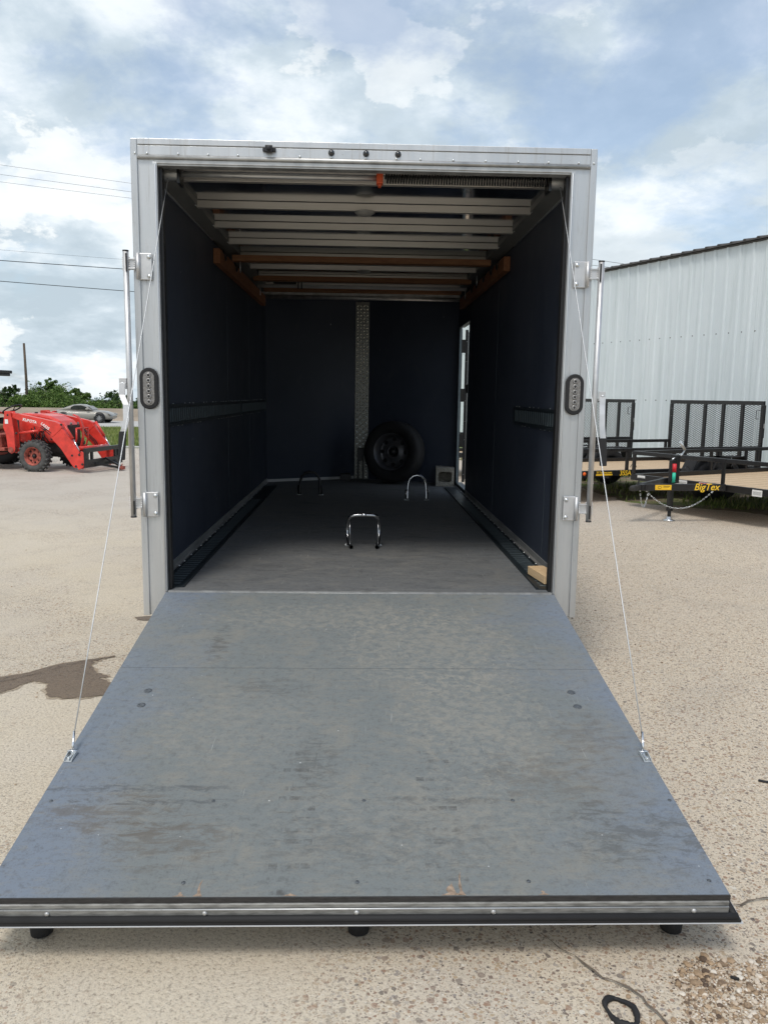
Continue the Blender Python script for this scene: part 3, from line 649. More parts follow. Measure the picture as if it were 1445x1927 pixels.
# rear frame: posts, header
FR = MB(); FR.box(-1.065, 1.065, -.004, .06, 2.522, 2.6012); fr_o = FR.build('header', M_ALU, TR, .002)
x = MB(); x.box(-1.034, 1.034, -.012, -.0045, 2.574, 2.600).box(-1.034, 1.034, -.0088, -.0045, 2.530, 2.5705); x.build('header_cap', M_ALU, fr_o, .0015)
x = MB(); x.tube([(-1.034, -.008, 2.521), (1.034, -.008, 2.521)], .009, 10); x.build('header_bead', M_ALUD, fr_o)
x = MB(); x.box(-.967, .967, .001, .055, 2.487, 2.5195).box(-.962, .962, -.005, .0005, 2.494, 2.512); x.build('inner_lip', M_ALUD, TR, .002)
sc = MB()
for xx in (-1.045, -.99, -.85, -.715, -.58, -.30, -.157, .0, .14, .25, .40, .55, .70, .84, .98, 1.05):
    sc.lathe([(.0055, 0), (.0045, .004), (.001, .005)], T(xx, -.0090, 2.536) @ RX90, 10)
sc.build('screws', M_ZINC, fr_o)
for xx in (-.157, .001, .147):
    k = MB(); k.lathe([(.0145, 0), (.0135, .006), (.009, .012), (.001, .014)], T(xx, -.0088, 2.5555) @ RX90, 20); k.build('marker_lamp', M_GLASS, fr_o)
k = MB(); k.box(-.468, -.408, -.022, -.013, 2.552, 2.571).box(-.455, -.422, -.038, -.0225, 2.546, 2.577); k.lathe([(.010, 0), (.010, .008), (.001, .009)], T(-.438, -.0385, 2.562) @ RX90, 14); k.build('rear_view_camera', M_BLACKP, fr_o, .003)
for s in (-1, 1):
    def bx(x0, x1, *a): q0, q1 = sorted((s*x0, s*x1)); return (q0, q1)+a
    p = MB(); p.box(*bx(.951, 1.062, .0, .06, .381, 2.5195)); PO = p.build('corner_post', M_ALU, TR, .002)
    p = MB(); p.box(*bx(1.036, 1.065, -.009, -.0005, .379, 2.60)); p.build('outer_flange', M_ALU, PO, .002)
    p = MB(); p.box(*bx(.9485, .968, -.007, -.0005, .42, 2.50)); p.tube([(s*.957, -.006, .42), (s*.957, -.006, 2.49)], .006, 8); p.build('inner_bead', M_ALU, PO, .001)
    p = MB(); p.box(*bx(.935, .9475, .03, .075, .50, 2.485)); p.build('door_gasket', M_BLACKP, PO)
    # tail lamp
    def stad(h, w_, n=14): 
        r = w_/2; return [(r*math.cos(t), (h/2-r)+r*math.sin(t)) for t in [math.pi*k/n for k in range(n+1)]]+[(-r*math.cos(t), -(h/2-r)-r*math.sin(t)) for t in [math.pi*k/n for k in range(n+1)]]
    zc = 1.4815; xc = s*1.0085
    g = MB(); g.prism([(xc+a, zc+b) for a, b in stad(.194, .088)], 'y', -.020, -.0095); TL = g.build('tail_lamp', M_RUBBER, PO, .006)
    g = MB(); g.prism([(xc+a, zc+b) for a, b in stad(.158, .052)], 'y', -.0225, -.0205); g.build('lens', M_LENS, TL, .0008)
    g = MB()
    for k in range(6): g.lathe([(.0125, 0), (.011, .003), (.006, .0045), (.005, .002), (.001, .002)], T(xc, -.0228, zc-.062+k*.0248) @ RX90, 14)
    g.build('led', M_LED, TL)
    g = MB()
    for k in range(6): g.lathe([(.004, 0), (.0035, .003), (.001, .0035)], T(xc, -.0265, zc-.062+k*.0248) @ RX90, 10)
    g.build('led_centre', M_BLACKP, TL)
    # lock rod with hinges and handle
    LR = MB(); zt_, zb_ = (2.101, .875) if s < 0 else (2.094, .873); xr = 1.0945 if s < 0 else 1.103
    LR.tube([(s*xr, -.03, zb_), (s*xr, -.03, zt_)], .0135, 16); LRo = LR.build('lock_rod', M_STEEL, TR)
    q = MB(); q.tube([(s*xr, -.03, zt_+.0005), (s*xr, -.03, zt_+.006)], .0142, 16).tube([(s*xr, -.03, zb_-.0005), (s*xr, -.03, zb_-.006)], .0142, 16).box(*bx(xr-.012 if s < 0 else xr-.004, xr-.004 if s < 0 else xr+.004, -.0455, -.0435, zb_+.01, zb_+.075)).box(*bx(xr-.010, xr-.002, -.0455, -.0435, zt_-.09, zt_-.01)); q.build('rod_cap', M_BLACKP, LRo)
    for zc2 in (2.038, .930):
        hg = MB(); hg.box(*bx(.980, 1.040, -.0155, -.0095, zc2-.060, zc2+.060)); H = hg.build('hinge_plate', M_STEEL, LRo, .004)
        hg = MB()
        for dz in (-.043, .043): hg.lathe([(.0105, 0), (.0085, .005), (.001, .007)], T(s*.993, -.0155, zc2+dz) @ RX90, 14)
        hg.build('hinge_bolt', M_ZINC, H)
        hg = MB(); hg.tube([(s*1.042, -.022, zc2-.058), (s*1.042, -.022, zc2+.058)], .0095, 12); hg.build('hinge_barrel', M_STEEL, H)
        hg = MB(); dz = .006 if s < 0 else 0
        hg.box(*bx(1.052, xr-.012, -.030, -.026, zc2-.022+dz, zc2+.026+dz)).box(*bx(1.052, xr-.012, -.036, -.0305, zc2+.020+dz, zc2+.026+dz)).box(*bx(1.052, xr-.012, -.036, -.0305, zc2-.022+dz, zc2-.016+dz))
        for k in range(7): 
            for xx in (1.056, xr+.014, xr-.016): hg.lathe([(.001, -.004), (.0045, 0), (.001, .004)], T(s*xx, -.030, zc2-.024+k*.009+dz), 6)
        hg.build('hinge_arm', M_STEEL, H, .001)
    hd = MB()
    if s < 0: pts = [(-1.124, -.045, 1.505), (-1.126, -.050, 1.45), (-1.104, -.066, 1.405), (-1.102, -.076, 1.335), (-1.112, -.080, 1.295), (-1.119, -.080, 1.275)]; gp = [(-1.119, -.080, 1.282), (-1.124, -.082, 1.22), (-1.129, -.083, 1.148)]; hd.box(-1.140, -1.106, -.044, -.036, 1.478, 1.528)
    else: pts = [(1.137, -.045, 1.47), (1.135, -.050, 1.435), (1.133, -.062, 1.39), (1.133, -.070, 1.335), (1.137, -.076, 1.29), (1.139, -.078, 1.27)]; gp = [(1.139, -.078, 1.278), (1.142, -.080, 1.21), (1.145, -.081, 1.146)]; hd.box(1.118, 1.150, -.044, -.036, 1.452, 1.498)
    hd.strap(pts, (1, .0, 0), .028, .007); HD = hd.build('handle', M_STEEL, LRo, .001)
    hd = MB(); hd.strap(gp, (1, 0, 0), .034, .013); hd.build('grip', M_RUBBER, HD, .004)
    hd = MB(); hz = 1.503 if s < 0 else 1.475; hd.lathe([(.007, 0), (.006, .004), (.001, .005)], T(s*(1.124 if s < 0 else 1.137), -.044, hz) @ RX90, 12); hd.build('handle_pin', M_ZINC, HD)
# ramp door (its own frame: u across, v down the slope, n out of it)
va = Vector((0, -1.9813, -.3025)).normalized(); na = Vector((0, va.z, -va.y)); 
RM = Matrix((Vector((1, 0, 0)), -va, na)).transposed().to_4x4(); RM.translation = (0, 0, ZF)   # local -y runs down the slope
RL = 2.004
r_ = MB(); r_.box(-.9549, .9549, -RL, -.016, -.016, 0); RA = r_.build('ramp_door', M_RAMP, TR); RA.matrix_local = RM
def rp(mb, name, mat, bevel=0): return mb.build(name, mat, RA, bevel)
e = MB(); e.box(-.956, .956, -RL-.0035, -RL-.0002, -.0158, -.0004); rp(e, 'plywood_edge', M_DKEDGE)
e = MB(); e.box(-.953, .953, -RL-.008, -RL+.05, -.029, -.0163).box(-.953, .953, -RL-.012, -RL+.05, -.048, -.0295); rp(e, 'end_rail', M_RAIL, .002)
e = MB(); e.tube([(-.952, -RL-.010, -.0305), (.952, -RL-.010, -.0305)], .0025, 8); rp(e, 'end_rail_bead', M_ALU)
e = MB(); e.tube([(-.975, -RL-.017, -.053), (.975, -RL-.017, -.053)], .009, 10).box(-.982, .982, -RL-.026, -RL+.06, -.065, -.058)
for s in (-1, 1): e.tube([(s*.966, -RL-.017, -.053), (s*.970, -RL+.2, -.048), (s*.970, -.05, -.048)], .010, 8)
rp(e, 'rubber_seal', M_RUBBER)
e = MB(); e.box(-.988, .988, -RL-.028, -.02, -.0685, -.0655); rp(e, 'outer_skin_sheet', M_SKIN, .001)
e = MB(); e.box(-.952, .952, -RL+.052, -.02, -.064, -.0165); rp(e, 'door_core', M_ALUD)
e = MB()
for xx in (-.79, -.395, -.01, .34, .86): e.lathe([(.0075, 0), (.006, .004), (.001, .006)], T(xx, -RL-.012, -.039) @ RX90, 12)
rp(e, 'rail_bolts', M_ALUD)
for xx in (-.865, -.004, .865):
    e = MB(); wm = RM.inverted(); e.lathe([(.001, .135), (.032, .133), (.031, .03), (.029, .006), (.02, 0), (.001, 0)], wm @ T(xx, -1.845, .0), 20); rp(e, 'rubber_foot', M_RUBBER)
e = MB()
for xx, vv in ((-.8, .97), (-.798, 1.073), (.8, .973), (.797, 1.077)): e.lathe([(.0155, .0), (.0150, .0012), (.009, .0014), (.006, -.0), (.001, .0005)], T(xx, -vv, .0004), 18)
for xx in (-.93, .93, -.45, .0, .45):
    for vv in (1.62, 1.955): e.lathe([(.006, 0), (.0055, .0010), (.001, .0012)], T(xx+.01*math.sin(vv*9), -vv, .0003), 12)
rp(e, 'countersunk_screws', M_SCRW)
rr3 = random.Random(12)
for cx_, wd_, dp_ in ((-.415, .012, .06), (.235, .030, .05), (.26, .010, .085), (.47, .014, .02), (-.46, .02, .018), (-.18, .025, .012)):
    e = MB(); P_ = [(cx_-wd_, -RL+.0012), (cx_+wd_, -RL+.0012)]+[(cx_+wd_*(1-k/5)*rr3.uniform(.3, 1)+rr3.uniform(-.003, .003), -RL+dp_*k/5) for k in range(1, 5)]+[(cx_+.004, -RL+dp_)]+[(cx_-wd_*(1-k/5)*rr3.uniform(.3, 1)+rr3.uniform(-.003, .003), -RL+dp_*k/5) for k in range(4, 0, -1)]
    e.poly([(a_, b_, .0006) for a_, b_ in P_]); rp(e, 'bare_chip', M_CHIP)
e = MB(); e.box(-.954, .954, -.7892, -.7880, .0002, .0005); rp(e, 'panel_seam', M_SCRW)
for s in (-1, 1):
    e = MB(); m = T(s*.938, -1.395, .0) @ Matrix.Rotation(s*R(4), 4, 'Z')
    e.box(-.0125, .0125, -.030, .022, .0005, .003, m).prism([(-.030, .003), (-.028, .008), (.006, .016), (.022, .014), (.024, .003)], 'x', -.0135, -.0112, m).prism([(-.030, .003), (-.028, .008), (.006, .016), (.022, .014), (.024, .003)], 'x', .0112, .0135, m).box(-.004, .004, -.026, .012, .0031, .007, m).lathe([(.0055, .003), (.0045, .0075), (.001, .008)], m @ T(0, -.020, .004), 10)
    LA = rp(e, 'cable_latch', M_ZINC, .0015)
    e = MB(); e.tube([(s*.938-.016, -1.383, .014), (s*.938+.016, -1.383, .014)], .0028, 8).tube([(s*.9385, -1.380, .016), (s*.9405, -1.362, .034), (s*.9435, -1.338, .060)], [.0055, .0042, .0040], 8); e.build('cable_ferrule', M_CHROME, RA)
hb = MB(); hb.tube([(-.945, -.004, ZF-.012), (.945, -.004, ZF-.012)], .009, 10); hb.build('ramp_hinge', M_ALUD, TR)
# side door opening: frame, open leaf, hinge straps
df = MB(); 
df.box(W_-.004, 1.060, DY1-.008, DY1-.0005, DZ0, DZ1).box(W_-.004, 1.088, DY0+.0005, DY0+.012, DZ0, DZ1).box(W_-.004, 1.088, DY0+.012, DY1-.012, DZ1-.012, DZ1-.0005).box(W_-.004, 1.1, DY0+.012, DY1-.012, DZ0+.0005, DZ0+.012)
DF = df.build('side_door_frame', M_ETR2, TR, .001)
dl = MB(); lm = T(1.102, DY1+.02, 0) @ Matrix.Rotation(-math.atan(.15), 4, 'Z')
dl.box(0, .030, 0, .74, DZ0+.01, DZ1-.03, lm); DL = dl.build('side_door', M_BLACKP, TR, .003)
dl = MB()
for zz_ in (.62, .78, 1.0, 1.2, 1.42, 1.6, 1.84, 2.05): dl.lathe([(.004, 0), (.001, .003)], lm @ T(.018, -.0005, zz_) @ RX90, 8)
dl.build('door_rivets', M_ZINC, DL)
for zz_ in (1.01, 1.50, 2.02):
    dl = MB(); dl.box(1.0605, 1.102, DY1+.004, DY1+.010, zz_-.09, zz_+.05)
    for r_i in range(7):
        for c_i in range(2): dl.box(-.007, .007, -.002, 0, -.0022, .0022, T(1.072+c_i*.018, DY1+.003, zz_-.078+r_i*.02) @ Matrix.Rotation((1 if (r_i+c_i) % 2 else -1)*R(40), 4, 'Y'))
    dl.build('hinge_strap', M_DARKEN, DL)
dl = MB(); dl.box(W_-.02, W_-.0005, DY0+.0, DY0+.04, 1.50, 1.585); dl.build('door_catch', M_BLACKP, TR, .006)
# running gear (outside the body, seen only from the side)
def wheel(parent, mtx, r, wd, name='wheel', rimmat=None, tyre=None, spokes=0, lugs=0):
    h = wd/2; rr = r*.60
    w_ = MB(); w_.lathe([(rr, -h*.75), (rr+.02, -h*.92), (r*.86, -h), (r*.965, -h*.85), (r, -h*.6), (r, h*.6), (r*.965, h*.85), (r*.86, h), (rr+.02, h*.92), (rr, h*.75)], mtx, 40)
    if lugs:
        for k in range(lugs):
            for sd in (-1, 1):
                a = 2*math.pi*(k+(.5 if sd > 0 else 0))/lugs
                m = mtx @ Matrix.Rotation(a, 4, 'Z') @ T(r+.006, 0, sd*h*.48) @ Matrix.Rotation(sd*R(32), 4, 'X')
                w_.box(-.02, .014, -.016, .016, -h*.52, h*.52, m)
    WO = w_.build(name, tyre or M_RUBBER, parent)
    q = MB(); q.lathe([(rr+.004, h*.90), (rr-.004, h*.88), (rr-.012, h*.7), (rr-.03, h*.45), (rr-.035, h*.1), (rr*.82, h*.05), (rr*.55, h*.12), (rr*.36, h*.28), (rr*.30, h*.30), (rr*.28, h*.05), (.001, h*.05)], mtx, 32)
    q.lathe([(rr+.004, -h*.90), (rr-.03, -h*.4), (.001, -h*.3)], mtx, 24)
    q.build('rim', rimmat or M_RIMG, WO)
    q = MB(); n = 8
    for k in range(n): 
        a = 2*math.pi*k/n; q.lathe([(rr*.115, h*.10), (.001, h*.105)], mtx @ T(rr*.69*math.cos(a), rr*.69*math.sin(a), h*.02), 12)
    q.lathe([(rr*.22, h*.06), (rr*.20, h*.5), (rr*.1, h*.62), (.001, h*.64)], mtx, 16)
    q.build('hub', M_BLACKP, WO)
    return WO
for s in (-1, 1):
    for y in (2.35, 3.2): wheel(TR, T(s*1.215, y, .33) @ Matrix.Rotation(s*R(90), 4, 'Y'), .33, .2)
    f = MB(); f.prism([(1.92, .55), (2.02, .74), (3.53, .74), (3.63, .55), (3.55, .55), (3.50, .70), (2.05, .70), (2.0, .55)], 'x', *sorted((s*1.09, s*1.33))); f.build('fender', M_TREAD, TR)
ax = MB()
for y in (2.35, 3.2): ax.tube([(-1.1, y, .33), (1.1, y, .33)], .035, 10)
ax.box(-.7, -.6, .1, 5.2, .36, .454).box(.6, .7, .1, 5.2, .36, .454); ax.bar((-.65, 5.2, .41), (0, 6.5, .41), .06, .08); ax.bar((.65, 5.2, .41), (0, 6.5, .41), .06, .08); ax.tube([(0, 6.4, 0), (0, 6.4, .5)], .03, 10); ax.build('chassis', M_BLACKM, TR)

# ------------------------------------------------------------ things inside the trailer
def chock(label, x, y, w_, h, mat, kind, rz=0):
    c = thing('wheel_chock', label, 'wheel chock', (x, y, ZF+.0005), rz, 'motorcycle wheel chocks pinned to the trailer floor')
    a = w_/2; m = MB(); P = []
    half = [(-a+.012, -.10, .014), (-a+.004, -.05, .016), (-a-.004, 0, .03), (-a-.010, .035, .07), (-a-.012, .045, .11), (-a-.008, .03, .15), (-a-.001, .0, h-.035), (-a+.003, -.02, h-.019), (-a+.013, -.027, h-.008), (-a+.034, -.03, h-.002)] if kind else \
           [(-a, -.02, .010), (-a, -.02, .05), (-a+.002, 0, .10), (-a+.006, .01, h-.08), (-a+.02, .01, h-.038), (-a+.05, .01, h-.01)]
    P = half+[(0, half[-1][1], h)]+[(-p[0], p[1], p[2]) for p in half[::-1]]
    m.tube(P, .0115 if kind else (.013 if mat is M_BLACKM else .010), 10, cap=False); m.build('hoop', mat, c)
    for s in (-1, 1):
        f = MB()
        if kind: f.tube([(s*(a-.004), -.075, .02), (s*(a-.002), -.055, h-.03)], .0045, 8)
        else: f.tube([(s*(a+.006), .0, .012), (s*(a+.008), .0, .10)], .016, 8)
        f.build('brace', mat, c)
        f = MB(); f.box(s*(a+.006)-.022, s*(a+.006)+.022, .01, .05, 0, .003).lathe([(.010, .003), (.009, .010), (.001, .012)], T(s*(a+.02), .03, 0), 10); f.build('foot_plate', M_ZINC, c)
    if kind:
        f = MB(); f.lathe([(.001, -.02), (.011, -.012), (.0122, 0), (.011, .012), (.001, .02)], T(0, half[-1][1]-.003, h+.001) @ RY90, 12); f.build('pad', M_CHROME, c)
chock('black hoop wheel chock on the floor near the left wall', -.493, 3.85, .195, .225, M_BLACKM, 0)
chock('chrome hoop wheel chock on the floor in front of the spare tire', .518, 3.54, .175, .235, M_CHROME, 0)
chock('nearest chrome wheel chock with curved legs, in the middle of the floor', .014, 1.22, .185, .208, M_CHROMED, 1, R(2))
st = thing('spare_tire', 'black spare tire on a dark steel wheel leaning in the trailer nose', 'spare tire', (.362, 4.99, ZF+.005))
wheel(st, T(0, 0, .345) @ Matrix.Rotation(R(-27), 4, 'Z') @ Matrix.Rotation(R(85), 4, 'X'), .338, .22, 'tyre')
cbk = MB(); m0 = T(.905, 4.74, ZF+.001) @ Matrix.Rotation(R(-5), 4, 'Z'); a, h_, wl = .098, .196, .026
for x0, x1, z0, z1 in ((-a, -a+wl, 0, h_), (a-wl, a, 0, h_), (-a+wl, a-wl, 0, .045), (-a+wl, a-wl, h_-.038, h_)): cbk.box(x0, x1, 0, .39, z0, z1, m0)
for x0, z0, dx, dz in ((-a+wl, .045, 1, 1), (a-wl, .045, -1, 1), (-a+wl, h_-.038, 1, -1), (a-wl, h_-.038, -1, -1)): cbk.prism([(x0, z0), (x0+dx*.02, z0), (x0, z0+dz*.02)], 'y', 0.001, .389, m0)
cbk.box(-a+wl, a-wl, .18, .21, .045, h_-.038, m0)
tag(cbk.build('cinder_block', M_CINDER, None), 'rough grey cinder block set end-on beside the side door', 'cinder block')
wb = MB(); wm_ = T(.968, .275, ZF+.034) @ Matrix.Rotation(R(8), 4, 'Z')
wb.box(-.045, .045, -.125, .125, -.022, .022, wm_); tag(wb.build('wood_block', M_PLY, bevel=.002), 'short light plywood offcut on the right floor track at the opening', 'wood block')
bk = MB(); bk.box(-.235, -.115, 5.20, 5.30, ZF+.002, ZF+.075).box(-.225, -.125, 5.195, 5.305, ZF+.075, ZF+.082); tag(bk.build('small_case', M_BLACKP, bevel=.008), 'small low black case on the floor left of the diamond plate strip', 'case')

# ------------------------------------------------------------ metal building
WA = 0.4035; WP = Vector((7.424, 10.904, 0)); WD = Vector((-math.sin(WA), math.cos(WA), 0)); WN = Vector((-math.cos(WA), -math.sin(WA), 0))
BD = thing('metal_building', 'pale blue corrugated metal warehouse wall behind the black trailers', 'building', tuple(WP), 0)
BM = Matrix((-WD, -WN, Vector((0, 0, 1)))).transposed().to_4x4()   # local x along the wall (towards the camera), y into the building
BD.matrix_world = Matrix.Translation(WP) @ BM
prof = []; PITCH = .3048; s0 = -66*PITCH; n = 118
for k in range(n):
    x = s0+k*PITCH+.1524
    prof += [(x-.042, 0), (x-.020, -.028), (x+.020, -.028), (x+.042, 0)]
    for dx in (.105, .155, .200): prof += [(x+dx-.010, 0), (x+dx-.006, -.004), (x+dx+.006, -.004), (x+dx+.010, 0)]
xs0, xs1 = prof[0][0], prof[-1][0]
V = []; F = []
for (x, y) in prof: V += [(x, y, -.9), (x, y, 4.37)]
for i in range(len(prof)-1): F.append((2*i, 2*i+1, 2*i+3, 2*i+2))
rawmesh('siding', V, F, M_SIDE, BD)
b = MB(); b.box(xs0, xs1, .05, 14, -.9, 4.30); b.build('building_core', M_SIDE, BD)
b = MB(); b.prism([(-.10, 4.40), (-.10, 4.425), (7, 5.6), (14.1, 4.425), (14.1, 4.395), (7, 5.57)], 'x', xs0-.1, xs1+.1); b.prism([(.0, 4.3), (7, 5.56), (14, 4.3)], 'x', xs0, xs0+.05); b.prism([(.0, 4.3), (7, 5.56), (14, 4.3)], 'x', xs1-.05, xs1)
RO = b.build('roof', M_ROOF, BD)
b = MB(); b.box(xs0, xs1, -.045, .03, 4.375, 4.399); b.build('eave_trim', M_ROOF, RO)
b = MB()
for k in range(n): x = s0+k*PITCH; b.prism([(x-.04, 0), (x-.02, .022), (x+.02, .022), (x+.04, 0)], 'y', 0, 7.2, T(0, -.11, 4.426) @ Matrix.Rotation(math.atan(1.175/7.1), 4, 'X'))
b.build('roof_ribs', M_ROOF, RO)
b = MB()
for k in range(n):
    for z in (2.755, 1.45): b.lathe([(.015, 0), (.011, .007), (.001, .008)], T(s0+k*PITCH, -.0005, z) @ RX90, 6)
tag(b.build('siding_screws', M_DARKEN, BD), kind='stuff')
b = MB(); b.box(-1.70, -1.66, -.01, -.001, 1.545, 1.59).box(.56, .60, -.01, -.001, 1.545, 1.59); b.build('siding_patch', M_DARKEN, BD)

# ------------------------------------------------------------ flatbed utility trailers
def utility(label, O, deg, W2, L, tongue, marks, lean=0):
    U = thing('utility_trailer', label, 'utility trailer', (O[0], O[1], 0), R(deg), 'black mesh-gate utility trailers parked by the wall')
    w2 = W2/2
    f = MB(); f.box(-.02, .03, -w2, w2, .385, .465).box(L-.05, L, -w2, w2, .385, .465)
    for s in (-1, 1): a, b = sorted((s*w2, s*(w2-.05))); f.box(.0301, L-.0501, a, b, .385, .465)
    for k in range(1, 6): f.box(L*k/6, L*k/6+.04, -w2+.051, w2-.051, .345, .3855)
    FRm = f.build('frame', M_BLACKM, U, .003)
    d = MB(); d.box(.032, L-.052, -w2+.052, w2-.052, .4555, .463) if False else d.box(.032, L-.052, -w2+.052, w2-.052, .386, .404); d.build('deck', M_PINE, U)
    r_ = MB(); r_.box(-.02, .03, -w2, w2, .725, .775)
    for s in (-1, 1): a, b = sorted((s*w2, s*(w2-.05))); r_.box(.0301, L, a, b, .725, .775)
    r_.build('top_rail', M_BLACKM, U, .004)
    for s in (-1, 1):
        for x in [0.0]+[L*(k)/4+.0 for k in (1, 2, 3)]+[L-.045]:
            p = MB(); a, b = sorted((s*(w2-.006), s*(w2-.044))); p.box(x-.016, x+.022, a, b, .4655, .7245); p.build('post', M_BLACKM, U, .003)
    for y in (-.38, .38):
        p = MB(); p.box(-.015, .02, y-.018, y+.018, .4655, .7245); p.build('post', M_BLACKM, U, .003)
    tg = MB()
    for s in (-1, 1): tg.bar((-tongue+.08, s*.035, .435), (-.021, s*.433, .435), .045, .082)
    tg.box(-tongue+.02, -tongue+.16, -.05, .05, .40, .47); tg.build('tongue', M_BLACKM, U, .004)
    c = MB(); c.box(-tongue-.07, -tongue+.06, -.04, .04, .40, .46).lathe([(.035, 0), (.045, .02), (.04, .05), (.001, .065)], T(-tongue-.07, 0, .395), 16).bar((-tongue-.01, 0, .455), (-tongue+.03, 0, .53), .02, .014).bar((-tongue+.03, 0, .53), (-tongue-.02, 0, .535), .02, .012); c.build('coupler', M_DARKEN, U, .006)
    xj = -tongue*.44
    j = MB(); j.box(xj-.028, xj+.028, -.028, .028, .12, .74).tube([(xj, 0, .03), (xj, 0, .12)], .022, 10); J = j.build('jack', M_BLACKM, U, .004)
    j = MB(); j.lathe([(.001, .0), (.07, 0), (.075, .008), (.03, .014), (.026, .05), (.001, .05)], T(xj, 0, .001), 4*6); j.build('jack_foot', M_ZINC, J)
    j = MB(); j.tube([(xj, 0, .74), (xj, 0, .755), (xj+.03, .0, .765), (xj+.14, -.01, .80), (xj+.20, -.01, .87)], .009, 8); j.tube([(xj+.19, -.01, .865), (xj+.10, -.01, .96)], .016, 8); j.build('jack_crank', M_ZINC, J)
    for s in (-1, 1):
        ch = MB(); a = Vector((-tongue+.10, s*.05, .39)); bb = Vector((-tongue+.30, s*.10, .37)) if s > 0 else Vector((xj+.42, -.30, .40)); nl = 15 if s > 0 else 26; sag = .20 if s > 0 else .22
        for k in range(nl):
            t = k/(nl-1); p = a.lerp(bb, t)-Vector((0, 0, sag*4*t*(1-t))); t2 = min(1, t+.02); p2 = a.lerp(bb, t2)-Vector((0, 0, sag*4*t2*(1-t2)))
            d_ = (p2-p).normalized() if (p2-p).length > 1e-6 else Vector((1, 0, 0)); sd_ = d_.cross(Vector((0, 1, 0))).normalized() if k % 2 else Vector((0, 1, 0))
            ch.tube([p+d_*.0165*math.cos(q)+sd_*.009*math.sin(q) for q in [2*math.pi*i/8 for i in range(8)]], .0032, 5, closed=True)
        ch.build('safety_chain', M_ZINC, U)
    xa = L*.66
    for s in (-1, 1):
        wheel(U, T(xa, s*(w2+.125), .30) @ Matrix.Rotation(-s*R(90), 4, 'X'), .30, .175, rimmat=M_BLACKM)
        f = MB(); a, b = sorted((s*(w2+.002), s*(w2+.235)))
        f.prism([(xa-.42, .42), (xa-.30, .64), (xa+.30, .64), (xa+.42, .42), (xa+.405, .42), (xa+.292, .628), (xa-.292, .628), (xa-.405, .42)], 'y', a, b)
        f.build('fender', M_RUBBER, U)
    ax_ = MB(); ax_.tube([(xa, -w2-.05, .30), (xa, w2+.05, .30)], .028, 8); ax_.box(xa-.3, xa+.3, w2-.05, w2-.01, .30, .384).box(xa-.3, xa+.3, -w2+.01, -w2+.05, .30, .384); ax_.build('axle', M_BLACKM, U)
    # ramp gate: frame, uprights, expanded mesh
    G = MB(); gx = L+.03; z0, z1 = .32, 1.462; gw = w2-.02
    gm = T(gx, 0, z0) @ Matrix.Rotation(R(lean), 4, 'Y') @ T(0, 0, -z0)
    G.box(-.02, .02, -gw, gw, z1-.062, z1, gm).box(-.02, .02, -gw, gw, z0, z0+.045, gm)
    for k in range(6): y = -gw+.022+(2*gw-.044)*k/5; G.box(-.019, .019, y-.028, y+.028, z0+.0455, z1-.0625, gm)
    GA = G.build('gate', M_BLACKM, U, .003)
    e = MB(); cy_, czz = .078, .031; ny = int(2*gw/cy_)+2
    slope = czz/cy_
    def clipseg(p, q):
        # clip 2D segment to the gate rectangle
        (x0, y0), (x1, y1) = p, q; t0, t1 = 0, 1; dx, dy = x1-x0, y1-y0
        for pp_, qq_ in ((-dx, x0+gw-.03), (dx, gw-.03-x0), (-dy, y0-z0-.03), (dy, z1-.03-y0)):
            if pp_ == 0:
                if qq_ < 0: return None
            else:
                r0 = qq_/pp_
                if pp_ < 0: t0 = max(t0, r0)
                else: t1 = min(t1, r0)
        return None if t0 >= t1 else ((x0+dx*t0, y0+dy*t0), (x0+dx*t1, y0+dy*t1))
    span = 2*gw
    for sg in (-1, 1):
        k = -int(span*slope/czz)-2
        while k*czz < (z1-z0)+span*slope+.1:
            if sg > 0: p, q = (-gw, z0+k*czz-0), (gw, z0+k*czz+span*slope)
            else: p, q = (-gw, z0+k*czz), (gw, z0+k*czz-span*slope)
            c2 = clipseg(p, q)
            if c2: (ya, za), (yb, zb) = c2; e.bar(gm @ Vector((-.006+sg*.0015, ya, za)), gm @ Vector((-.006+sg*.0015, yb, zb)), .003, .0056)
            k += 1
    e.build('mesh_panel', M_BLACKM, GA)
    e = MB()
    for s in (-1, 1): e.tube([gm @ Vector((-.03, s*(gw-.05), 1.32)), gm @ Vector((-.05, s*(gw-.10), 1.32)), gm @ Vector((-.05, s*(gw-.10), 1.19)), gm @ Vector((-.03, s*(gw-.05), 1.19))], .006, 6)
    e.bar(gm @ Vector((.0, -gw-.015, 1.40)), gm @ Vector((.0, -gw-.015, .9)), .03, .012); e.build('gate_latch', M_BLACKM, GA)
    e = MB(); e.box(-.004, .004, -gw-.022, -gw-.0205, 1.05, 1.12, gm); e.build('gate_sticker', M_WHITE, GA)
    e = MB()
    for s in (-1, 1): e.lathe([(.03, 0), (.025, .012), (.001, .015)], T(L+.001, s*(w2-.12), .43) @ RY90, 14)
    e.build('rear_lamp', M_TAGR, U)
    e = MB()
    for k in (1.0, 2.0):
        for s in (-1, 1): e.tube([(k+.05*math.cos(q), s*(w2-.07), .493+.05*math.sin(q)) for q in [math.pi*i/8 for i in range(9)]], .005, 6)
    e.build('tie_ring', M_BLACKM, U)
    yn = -w2-.0012
